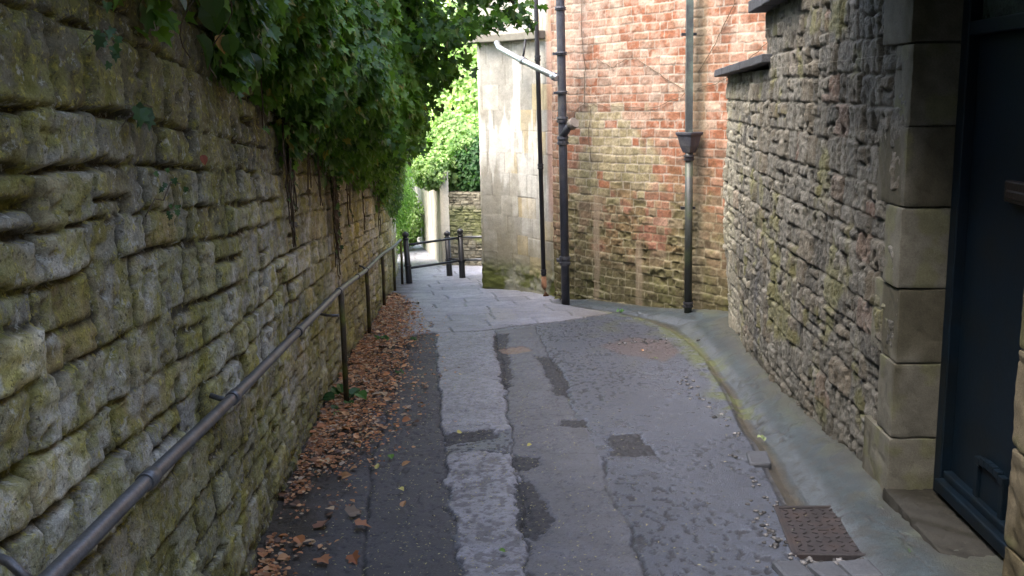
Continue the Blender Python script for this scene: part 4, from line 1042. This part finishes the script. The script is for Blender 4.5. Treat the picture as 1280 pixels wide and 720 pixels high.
def build_ivy():
    root = empty('ivy', (-1.4, 7.0, 1.3))
    n = 36000
    y = rng.uniform(1.6, 15.2, n) ; y = np.where(rng.random(n) < 0.25, rng.uniform(3.8, 9, n), y)
    t = rng.random(n)
    lump = fbm(y * 1.8, t * 3, 401, 3); lump2 = fbm(y * 4.5, t * 7, 402, 3)
    zl = np.interp(y, ZL_Y, ZL_Z) + 0.55 * (fbm(y * 3.0, y * 0 + 3, 403, 3) - 0.45)
    bu = np.interp(y, BU_Y, BU_X) * (0.65 + 0.8 * lump)
    top = 3.3 - 0.08 * y
    z = zl + (top - zl) * t ** 1.05
    x = lwx(y) + 0.03 + bu * np.sin(np.clip(t * 2.6, 0, 1) * math.pi / 2) + 0.12 * (lump2 - 0.5)
    dep = rng.exponential(0.09, n); x = x - np.minimum(dep, bu + 0.05)
    # feathery lower fringe
    keep = rng.random(n) < np.clip(0.35 + 3.0 * t, 0, 1) * np.clip(0.10 + 0.55 * (y - 2.6), 0.05, 1)
    x, y, z, t = x[keep], y[keep], z[keep], t[keep]; n = len(x)
    nr = np.stack([np.ones(n), -0.45 * np.ones(n), 0.45 * np.ones(n)], -1) + rdir(n) * 0.75
    dn = np.stack([0.25 * np.ones(n), np.zeros(n), -np.ones(n)], -1) + rdir(n) * 0.5
    sz = rng.uniform(0.040, 0.095, n); col = green(n, (0.05, 0.11, 0.025), (0.17, 0.30, 0.055))
    patch = fbm(y * 1.1, z * 1.6, 405, 3); col = mixc(col, (0.17, 0.29, 0.04), sstep(0.48, 0.64, patch) * 0.65)
    yl = rng.random(n) < 0.015; col[yl] = (0.30, 0.26, 0.05)
    leaves('foliage', np.stack([x, y, z], -1), sz, nr, dn, 'ivy', col, M['leaf'], root)
    # hanging stems: brown trails with a few leaves
    q = MB(); LP = []
    trails = [(5.62, 1.6, 0.75, 12), (5.75, 1.55, 0.95, 6), (7.9, 1.1, 0.15, 14), (8.05, 1.1, 0.30, 9), (8.2, 1.0, 0.45, 5), (7.0, 1.4, 0.85, 3), (6.5, 1.5, 1.0, 3), (9.2, 1.0, 0.45, 3), (4.9, 1.8, 1.45, 3), (10.3, 0.8, 0.2, 3), (12, 0.5, -0.1, 3)]
    for y0, z1, z0, m in trails:
        for k in range(m):
            yy = y0 + random.gauss(0, 0.035); pts = []; zz = z1 + 0.3; zt = z0 + random.uniform(0, 0.5) * (k > 1)
            xo = 0.015 + random.uniform(0, 0.03)
            while zz > zt:
                pts.append((float(lwx(yy)) + xo + random.uniform(-.006, .006), yy, zz)); zz -= 0.07; yy += random.gauss(0, 0.020)
                if random.random() < 0.22: LP.append(pts[-1])
            if len(pts) > 2: q.tube(pts, random.uniform(0.0025, 0.006), 5, caps=False)
    # looping green-grey tendrils
    for (yy, zz, L_) in [(3.0, 2.1, 0.4), (3.35, 2.0, 0.35), (6.0, 1.7, 0.7), (6.6, 1.6, 0.6), (7.6, 1.9, 0.9), (8.2, 1.7, 0.8)]:
        pts = []; x0 = float(lwx(yy)) + 0.12
        for k in range(12): pts.append((x0 + 0.06 * math.sin(k * .5), yy + 0.045 * k * L_, zz - L_ * k / 12.0)); 
        q.tube(pts, 0.0022, 5, caps=False)
    q.build('stem', M['stem'], root, smooth=True)
    LP = np.array(LP); n = len(LP)
    leaves('foliage', LP, rng.uniform(0.03, 0.06, n), np.tile([1, -.4, .3], (n, 1)) + rdir(n) * .5, np.tile([0.1, 0, -1.0], (n, 1)) + rdir(n) * .4, 'ivy', mixc(green(n), (0.10, 0.06, 0.03), (rng.random(n) < 0.45) * 0.9), M['leaf'], root)
    # big drooping leaves near the top left
    pts = [(2.95, 1.93), (3.05, 1.97), (3.25, 1.95), (3.32, 2.0), (3.42, 1.92), (3.5, 1.98), (3.15, 1.80), (3.65, 1.95), (3.8, 1.9), (3.62, 1.83), (4.0, 1.9), (4.15, 1.82), (2.8, 2.02), (3.9, 1.78)]
    A = np.array([(float(lwx(a)) + random.uniform(.05, .15), a, b) for a, b in pts]); n = len(A)
    leaves('foliage', A, rng.uniform(0.06, 0.12, n), np.tile([1, -.6, .2], (n, 1)) + rdir(n) * .7, np.tile([0.1, 0, -1.0], (n, 1)) + rdir(n) * .35, 'broad', green(n, (0.025, 0.055, 0.015), (0.06, 0.11, 0.02)), M['leaf'], root)
    rebase(root); tag(root, 'dense dark green ivy hanging over the left stone wall', 'ivy')
    # sprigs on the bare stones
    def sprig(yc, zc, m, lab, sp=0.05, s0=0.02, s1=0.04):
        r = empty('ivy_sprig', (float(lwx(yc)) + 0.02, yc, zc)); A = np.array([(float(lwx(yc)) + 0.035 + random.uniform(0, .02), yc + random.gauss(0, sp), zc + random.gauss(0, sp * .8)) for _ in range(m)])
        leaves('foliage', A, rng.uniform(s0, s1, m), np.tile([1, -.8, .2], (m, 1)) + rdir(m) * .4, np.tile([0.1, 0, -1.0], (m, 1)) + rdir(m) * .6, 'ivy', green(m, (0.035, 0.075, 0.03), (0.08, 0.15, 0.05)), M['leaf'], r)
        q = MB(); q.tube([(float(lwx(yc)) + 0.02, yc + a * sp, zc + b * sp) for a, b in ((-2.5, -.5), (-1, .2), (.2, 0), (1.5, .8), (3, .6))], 0.0018, 5); q.build('stem', M['stem'], r, smooth=True)
        rebase(r); tag(r, lab, 'ivy sprig', 'small sprigs on the bare left wall')
    sprig(2.58, 1.76, 11, 'ivy sprig of small leaves near the upper left corner', 0.035)
    sprig(2.83, 1.56, 3, 'two or three pale ivy leaves below the top left sprig', 0.045, 0.05, 0.075)
    sprig(3.0, 1.31, 12, 'thin ivy sprig with twig in the middle of the near wall', 0.06, 0.012, 0.025)
    # loose dead leaves caught on the wall
    for y0, z0, s, lab in [(3.1, 2.0, 0.10, 'red-brown dead leaf hanging in the ivy at the top'), (3.62, 1.83, 0.07, 'yellow-brown leaf hanging under the ivy'), (3.27, 1.43, 0.035, 'small red-brown leaf caught on the near stones')]:
        A = np.array([(float(lwx(y0)) + 0.08, y0, z0)]); o = leaves('dead_leaf', A, np.array([s]), np.array([[1, -.9, .3]]), np.array([[0, .2, -1.0]]), 'broad', np.array([(0.22, 0.06, 0.03) if 'red' in lab else (0.32, 0.18, 0.04)]), M['deadleaf']); tag(o, lab, 'leaf')
build_ivy()

# ------------------------------------------------------------------ OVERHANGING TREE
def branch_pts(a, b, sag=0.0, j=0.05, n=9):
    a, b = Vector(a), Vector(b); out = []
    for k in range(n):
        t = k / (n - 1); p = a.lerp(b, t); p.z += sag * math.sin(math.pi * t); e = j * math.sin(math.pi * t)
        out.append(p + Vector((random.uniform(-e, e), random.uniform(-e, e), random.uniform(-e, e))))
    return out

def clump_leaves(centres, per, spread, size, kind, dark, light, mat, parent, droop=0.5, up=0.6, flat=0.6):
    P = []; 
    C = np.array(centres); n = len(C) * per
    c = np.repeat(C, per, 0); pos = c + rng.normal(size=(n, 3)) * np.array([spread, spread, spread * flat])
    nr = np.stack([np.zeros(n), -0.3 * np.ones(n), up * np.ones(n)], -1) + rdir(n) * 0.7
    dn = np.stack([0.4 * np.ones(n), -0.1 * np.ones(n), -droop * np.ones(n)], -1) + rdir(n) * 0.6
    sz = rng.uniform(*size, n)
    b = np.repeat(rng.random(len(C)), per); col = green(n, dark, light) * (0.75 + 0.5 * b)[:, None]
    return leaves('crown', pos, sz, nr, dn, kind, col, mat, parent)

def overhang_tree():
    root = empty('overhanging_tree', (-2.7, 8.6, 0.2))
    q = MB(); q.tube(branch_pts((-2.7, 8.8, -0.4), (-2.4, 8.7, 3.2), 0, 0.08), [0.17 - 0.008 * k for k in range(9)], 12); q.build('trunk', M['bark'], root, smooth=True)
    limbs = [((-2.45, 8.7, 2.6), (-0.9, 8.6, 2.55), .25), ((-2.4, 8.7, 3.0), (-0.25, 8.9, 2.65), .35), ((-2.4, 8.7, 3.2), (-0.9, 7.0, 3.3), .3), ((-2.4, 8.7, 3.1), (-1.0, 10.3, 3.0), .3), ((-2.4, 8.7, 2.2), (-1.3, 7.4, 2.2), .2),
             ((-2.4, 8.7, 3.2), (-1.6, 5.0, 3.4), .3), ((-2.4, 8.7, 3.0), (-1.7, 12.0, 2.8), .3), ((-1.3, 8.7, 2.9), (0.10, 9.1, 2.38), .10), ((-1.2, 8.6, 2.6), (-0.55, 8.7, 1.85), .10)]
    q = MB(); cs = []
    for a, b, sg in limbs:
        pts = branch_pts(a, b, sg, 0.07, 10); q.tube(pts, [0.045 * (1 - 0.085 * k) for k in range(10)], 7)
        for p in pts[3:]: cs.append(p)
    q.build('limb', M['bark'], root, smooth=True)
    C = []
    for _ in range(1500):
        y = random.uniform(3.2, 12.8); x = random.uniform(-2.4, 0.15); z = random.uniform(1.0, 4.3)
        # lower, outer limit of the crown
        e = math.exp(-((y - 8.9) / 1.5) ** 2)
        xmax = -0.98 + 1.02 * e * (0 + min(max((z - 1.25) / 1.05, 0), 1)) + 0.12 * (float(fbm(np.array(y * 1.7), np.array(z * 1.7), 501, 2)) - .5) * 2
        if y < 6.5: xmax = min(xmax, -1.0 + 0.05 * (y - 3.2))
        zlo = float(np.interp(y, ZL_Y, ZL_Z)) + 0.25
        if x < xmax and z > zlo and x > xmax - 0.9: C.append((x, y, z))
    C += [(p.x, p.y, p.z) for p in cs]
    # tip spray reaching toward the building
    for (x, z) in [(-0.35, 2.15), (-0.25, 2.2), (-0.15, 2.28), (-0.05, 2.22), (0.05, 2.30), (0.12, 2.26), (-0.3, 2.4), (-0.1, 2.45), (-0.45, 2.05), (-0.5, 1.9), (-0.6, 1.75), (-0.55, 2.2), (-0.7, 1.55), (-0.72, 1.9)]:
        C.append((x, 9.0 + random.uniform(-.3, .3), z))
    clump_leaves(C, 26, 0.085, (0.05, 0.10), 'ivy', (0.045, 0.10, 0.025), (0.16, 0.29, 0.055), M['leaf'], root, droop=0.9, up=0.5)
    # upper canopy, above the picture, that shades the wall
    C2 = [(random.uniform(-2.2, -0.95), random.uniform(1.5, 12), random.uniform(2.7, 4.2)) for _ in range(260)] + [(random.uniform(-1.5, -0.55), random.uniform(0.8, 4.2), random.uniform(2.40, 3.3)) for _ in range(170)]
    clump_leaves(C2, 14, 0.16, (0.10, 0.18), 'broad', (0.03, 0.06, 0.015), (0.08, 0.14, 0.03), M['leaf'], root)
    rebase(root); tag(root, 'dark leafy tree leaning over the wall and across the top of the lane', 'tree')
overhang_tree()

# ------------------------------------------------------------------ BEYOND THE BARRIER
def far_walls():
    # rubble wall
    P = [(-1.22, 18.2), (-0.6, 17.9), (0.4, 17.4)]
    L = path_len(P); sa = np.arange(0, L, 0.014); va = np.arange(-1.6, -0.10, 0.013)
    rects = make_rects(0, L, -1.7, 0, (0.04, 0.09), (0.07, 0.22), 0.3, 61)
    S, V, prof, ID, r1, r2, r3, r4, n1, n2, n3, er, hole, H = rub_profile(sa, va, rects, 600, rough=0.7)
    C = np.broadcast_to(np.array([0.20, 0.185, 0.14]), S.shape + (3,)) * (0.6 + 0.7 * r3)[..., None]
    C = mixc(C, (0.07, 0.06, 0.04), (1 - prof) * 0.8); C = mixc(C, (0.13, 0.15, 0.05), sstep(0.5, 0.65, n3) * 0.6)
    o, _ = wall_mesh('rubble_wall', P, sa, va, H * 1.0, C, M['rubble'], -1, lambda s, y, v: v + 0 * s, thick=0.4)
    tag(o, 'low brown rubble wall behind the barrier with bushes on top', 'wall')
    # pale wall going away
    P = [(-2.35, 25.0), (-1.25, 18.1)]
    L = path_len(P); sa = np.arange(0, L, 0.03); va = np.arange(-2.1, 0.30, 0.02)
    rects = make_rects(0, L, -2.2, 0.4, (0.2, 0.3), (0.3, 0.5), 0.0, 62)
    S, V, SD, ID, U, W = eval_rects(sa, va, rects, 0.01, 4, 620, 0.01); n4 = fbm(S * 3, V * 1.0, 622, 4)
    prof = round_prof(SD, 0.012); H = 0.01 * prof + 0.012 * fbm(S * 9, V * 9, 621, 4)
    C = np.broadcast_to(np.array([0.50, 0.46, 0.38]), S.shape + (3,)) * (0.7 + 0.5 * n4)[..., None]; C = mixc(C, (0.20, 0.17, 0.12), (1 - prof) * 0.5)
    C = mixc(C, (0.22, 0.20, 0.14), sstep(0.5, 0.62, fbm(S * 5, V * 0.7, 623, 3)) * 0.6)
    o, _ = wall_mesh('pale_wall', P, sa, va, H, C, M['ashlar'], -1, lambda s, y, v: v + 0 * s - 0.06 * (y - 18), thick=0.14)
    tag(o, 'pale sunlit stone wall running away beyond the barrier', 'wall')
far_walls()

def bush(name, lab, cat, c, rad, n, size, dark, light, group=None, kind='broad', trunk=None, stems=9):
    root = empty(name, (c[0], c[1], c[2] - rad[2]))
    d = rdir(n); rr = rng.random(n) ** 0.35
    lum = 0.72 + 0.6 * fbm(d[:, 0] * 3 + 5, d[:, 2] * 3 + d[:, 1] * 2, int(abs(c[0] * 10 + c[1])) + 700, 3)
    pos = np.array(c) + d * (rr * lum)[:, None] * np.array(rad)
    nr = d * 0.6 + rdir(n) * 0.7 + np.array([0, -0.2, 0.5]); dn = np.tile([0, -.2, -.7], (n, 1)) + rdir(n) * .7
    col = green(n, dark, light, 1.0) * (0.7 + 0.6 * fbm(pos[:, 0] * 2.5, pos[:, 2] * 2.5 + pos[:, 1], 711, 3))[:, None]
    leaves('crown' if trunk else 'foliage', pos, rng.uniform(*size, n), nr, dn, kind, col, M['leafbg'], root)
    q = MB(); base = Vector((c[0], c[1], c[2] - rad[2] - 0.2))
    if trunk:
        q.tube(branch_pts((c[0], c[1], trunk), (c[0] + .2, c[1], c[2] + rad[2] * .3), 0, .12), [0.16 - .012 * k for k in range(9)], 10)
    for k in range(stems):
        e = Vector(c) + Vector((random.uniform(-.8, .8) * rad[0], random.uniform(-.8, .8) * rad[1], random.uniform(-.1, .8) * rad[2])); q.tube(branch_pts(base if not trunk else (c[0], c[1], c[2] - rad[2] * .5), e, 0, .08, 6), [0.035 - .005 * j for j in range(6)], 6)
    if q.v: q.build('trunk' if trunk else 'stem', M['bark'], root, smooth=True)
    rebase(root); tag(root, lab, cat, group)

D1, L1 = (0.20, 0.30, 0.11), (0.44, 0.56, 0.26)  # pale leaf tones beyond the barrier carry painted haze and overexposure
bush('bush', 'dark glossy bush on the rubble wall beside the ashlar corner', 'bush', (-0.62, 18.6, 0.25), (0.42, 0.5, 0.55), 5000, (0.05, 0.09), (0.03, 0.08, 0.03), (0.08, 0.17, 0.05))
bush('bush', 'light green bush in the middle on top of the rubble wall', 'bush', (-1.0, 19.3, 0.55), (0.75, 0.9, 0.85), 9000, (0.05, 0.10), D1, L1)
bush('bush', 'pale yellow-green bush rising high behind the rubble wall', 'bush', (-0.75, 21.0, 1.5), (1.2, 1.3, 1.5), 14000, (0.06, 0.12), (0.27, 0.37, 0.15), (0.52, 0.62, 0.32))
bush('bush', 'bright green bush beyond the end of the left wall', 'bush', (-2.35, 17.8, 0.1), (0.62, 1.2, 1.1), 11000, (0.05, 0.09), (0.13, 0.26, 0.05), (0.34, 0.52, 0.12), kind='slim')
bush('bush', 'low pale green hedge plant seen behind the leftmost barrier post', 'bush', (-2.75, 22.5, -1.0), (0.8, 1.2, 0.9), 7000, (0.05, 0.10), D1, L1)
bush('bush', 'small leafy shrub covering the top of the pale wall end', 'bush', (-1.42, 18.4, 0.30), (0.34, 0.4, 0.36), 3500, (0.04, 0.08), D1, L1, stems=0)
bush('tree', 'tall pale green tree in the gap beyond the lane', 'tree', (-1.9, 27.0, 2.0), (2.6, 2.0, 2.6), 16000, (0.09, 0.17), (0.30, 0.38, 0.18), (0.52, 0.60, 0.36), trunk=-2.0)
bush('tree', 'tall leafy tree behind the left wall end', 'tree', (-4.6, 22.0, 1.8), (2.0, 2.5, 2.6), 14000, (0.08, 0.15), (0.08, 0.16, 0.04), (0.22, 0.34, 0.09), trunk=-1.9)
bush('tree', 'far tree behind the ashlar corner', 'tree', (2.6, 31.0, 2.0), (3.2, 2.5, 3.4), 14000, (0.12, 0.2), D1, L1, trunk=-2.0)

# ------------------------------------------------------------------ LITTER AND SMALL PLANTS
def litter():
    # heaps against the wall
    n = 20000
    y = rng.uniform(3.2, 13.6, n); wid = np.interp(y, [3, 4.2, 5.0, 6, 8, 9.5, 10.6, 12.5, 13.6], [0.18, 0.22, 0.26, 0.40, 0.48, 0.50, 0.44, 0.28, 0.1])
    tt = np.abs(rng.normal(0, 0.55, n)); x = lwx(y) + 0.03 + wid * tt
    pat = fbm(x * 5, y * 3.5, 801, 3); keep = (rng.random(n) < sstep(0.30, 0.52, pat + 0.14 * sstep(5.0, 6.2, y))) & (rng.random(n) < np.interp(y, [3.2, 5.2, 6.0, 14], [0.22, 0.28, 1, 1]))
    x, y, tt = x[keep], y[keep], tt[keep]; n = len(x)
    z = gz(y) + 0.014 + 0.012 * rng.random(n) * (tt < 1) + 0.008 * (tt < .6)
    sz = rng.uniform(0.009, 0.030, n) * np.where(rng.random(n) < 0.12, 2.2, 1)
    pal = np.array([(0.40, 0.17, 0.07), (0.50, 0.27, 0.13), (0.25, 0.12, 0.06), (0.50, 0.36, 0.22), (0.14, 0.085, 0.06), (0.42, 0.33, 0.24)])
    col = pal[rng.choice(6, n, p=[.26, .2, .2, .1, .16, .08])] * rng.uniform(.7, 1.2, (n, 1))
    nr = np.tile([0, 0, 1.0], (n, 1)) + rdir(n) * .28; dn = rdir(n); 
    o = leaves('leaf_litter', np.stack([x, y, z], -1), sz, nr, dn, 'broad', col, M['deadleaf']); tag(o, 'drift of brown fallen leaves along the foot of the left wall', 'leaf litter', kind='stuff')
    # tiny pale petals over the lane
    n = 6500; y = rng.uniform(3.2, 12, n); x = rng.normal(-0.35, 0.6, n); k = (x > lwx(y) + .1) & (x < 1.4); x, y = x[k], y[k]; n = len(x)
    col = np.tile([0.42, 0.38, 0.20], (n, 1)) * rng.uniform(.5, 1.2, (n, 1))
    o = leaves('petals', np.stack([x, y, gz(y) + 0.010], -1), rng.uniform(.006, .016, n), np.tile([0, 0, 1.0], (n, 1)) + rdir(n) * .25, rdir(n), 'slim', col, M['deadleaf']); tag(o, 'tiny pale petals and seeds sprinkled over the lane', 'petals', kind='stuff')
    # single large leaves that can be told apart
    big = [(-0.90, 4.30, .13, 0, 'largest brown fallen leaf near the foot of the wall, bottom left'), (-0.74, 4.32, .10, 1, 'orange-brown leaf right of the largest fallen leaf'), (-0.80, 4.47, .11, 2, 'curled grey-brown leaf above the orange-brown one'),
           (-0.70, 3.95, .09, 3, 'dark orange leaf at the bottom edge by the wall'), (-0.83, 3.92, .11, 1, 'rust coloured leaf in the bottom left heap'), (-0.63, 5.25, .07, 4, 'orange leaf right of the crack in the dark strip'),
           (-0.55, 4.55, .055, 4, 'small tan leaf on the dark asphalt strip, nearest the camera'), (-0.60, 4.85, .05, 5, 'small pale yellow leaf on the dark strip'), (-0.36, 5.95, .05, 5, 'small pale leaf beside the pale concrete strip'), (-0.74, 6.3, .08, 1, 'orange leaf at the edge of the leaf drift'),
           (-0.93, 5.05, .075, 4, 'orange leaf below the leaf drift near the wall'), (-0.76, 5.20, .05, 5, 'yellowish leaf beside the orange leaf under the drift'), (-0.72, 5.48, .06, 6, 'green fallen leaf at the lower end of the drift'), (-0.05, 3.95, .04, 6, 'small green leaf at the right edge of the lower concrete strip'),
           (0.07, 5.62, .04, 5, 'small yellow leaf on the middle strip of asphalt'), (1.22, 8.35, .05, 6, 'small green leaf by the reddish worn patch'), (1.16, 8.7, .04, 4, 'small red leaf on the worn asphalt near the moss')]
    cols = [(0.22, 0.11, 0.07), (0.34, 0.15, 0.07), (0.20, 0.15, 0.11), (0.28, 0.11, 0.05), (0.38, 0.21, 0.10), (0.50, 0.44, 0.14), (0.10, 0.20, 0.03)]
    for x, y, s, c, lab in big:
        o = leaves('fallen_leaf', np.array([(x, y, float(gz(y)) + 0.022)]), np.array([s * 0.78]), np.array([[random.uniform(-.5, .5), random.uniform(-.6, .2), 1.0]]), rdir(1) * np.array([1, 1, .1]), 'ivy' if s > .085 else 'broad', np.array([cols[c]]), M['deadleaf']); tag(o, lab, 'leaf', 'single fallen leaves on the lane')

litter()

def weed(x, y, n, h, s, lab, cols=((0.04, 0.10, 0.03), (0.09, 0.19, 0.05))):
    root = empty('weed', (x, y, float(gz(y)))); z0 = float(gz(y)) + 0.01
    q = MB(); tips = []
    for k in range(n):
        a = random.uniform(0, 6.28); r = random.uniform(.3, 1) * s * 1.3; t = (x + r * math.cos(a), y + r * math.sin(a), z0 + random.uniform(.25, 1) * h); tips.append(t); q.tube([(x, y, z0 - .01), ((x + t[0]) / 2, (y + t[1]) / 2, z0 + (t[2] - z0) * .7), t], 0.0015, 5)
    q.build('stem', M['stem'], root, smooth=True); T = np.array(tips)
    out = T - np.array([x, y, z0]); out[:, 2] = -.01
    leaves('foliage', T, rng.uniform(.8, 1.3, n) * s, np.tile([0.2, -.5, 1.0], (n, 1)) + rdir(n) * .3, out + rdir(n) * .02, 'broad', green(n, *cols), M['leaf'], root)
    rebase(root); tag(root, lab, 'weed', 'small weeds growing in the lane')
weed(-1.20, 6.90, 7, 0.10, 0.10, 'broad-leaved green weed at the foot of the first rail post')
weed(-1.28, 6.55, 4, 0.05, 0.07, 'green leaves against the wall before the first rail post')
weed(-0.93, 7.9, 14, 0.03, 0.02, 'small green weed in the crack in the leaf drift')
weed(-0.98, 9.6, 26, 0.03, 0.02, 'low yellow-green moss tuft at the end of the dark strip')
weed(-1.30, 9.6, 14, 0.06, 0.04, 'low green plant at the wall foot by the second rail post')
weed(1.50, 5.75, 3, 0.015, 0.025, 'pale torn leaf cluster lying in the gutter', ((0.25, 0.30, 0.16), (0.35, 0.40, 0.25)))
weed(0.62, 12.62, 16, 0.10, 0.05, 'brownish plants between the slim pipe and the soil pipe', ((0.08, 0.07, 0.03), (0.16, 0.15, 0.06)))
weed(1.25, 11.35, 10, 0.03, 0.03, 'tiny green weed on the grey haunch under the brick wall')
weed(1.62, 3.80, 22, 0.03, 0.015, 'mossy tuft beside the doorstep and the setts')

def dead_vine():
    # dry climber stems across the upper brickwork, lying on the wall face
    P = np.array(BRICK_P); d = np.concatenate([[0], np.cumsum(np.hypot(*(P[1:] - P[:-1]).T))])
    def w(s, z):
        x, y, tx, ty = path_frame(BRICK_P, np.array([s])); return (float(x[0] + ty[0] * 0.02), float(y[0] - tx[0] * 0.02), z)
    root = empty('dead_vine', w(2.45, 1.6)); q = MB()
    runs = [[(2.50, 1.60), (2.2, 1.72), (1.95, 1.86), (1.65, 1.99), (1.5, 1.98), (1.3, 1.90), (1.15, 1.95), (0.9, 2.03)], [(2.50, 1.62), (2.3, 1.52), (2.0, 1.44), (1.5, 1.44), (1.0, 1.46), (0.75, 1.46), (0.62, 1.40), (0.55, 1.1)],
            [(2.62, 1.8), (2.85, 2.1), (3.05, 2.4), (3.2, 2.7)], [(2.60, 1.62), (3.0, 1.72), (3.35, 1.95), (3.65, 2.15), (3.9, 2.1)], [(0.78, 1.46), (0.8, 1.9), (0.74, 2.4), (0.78, 2.9)], [(0.9, 1.46), (0.86, 1.1), (0.92, 0.7)]]
    for r in runs:
        pts = []
        for (a, b), (c, e) in zip(r, r[1:]):
            for k in range(5): t = k / 5; pts.append(w(a + (c - a) * t + random.gauss(0, .006), b + (e - b) * t + random.gauss(0, .008)))
        q.tube(pts, 0.0042, 6)
    q.build('stem', M['stem'], root, smooth=True)
    # twiggy growth on the ashlar corner
    rebase(root); tag(root, 'dry climber stems spread over the upper red brickwork', 'vine')
dead_vine()
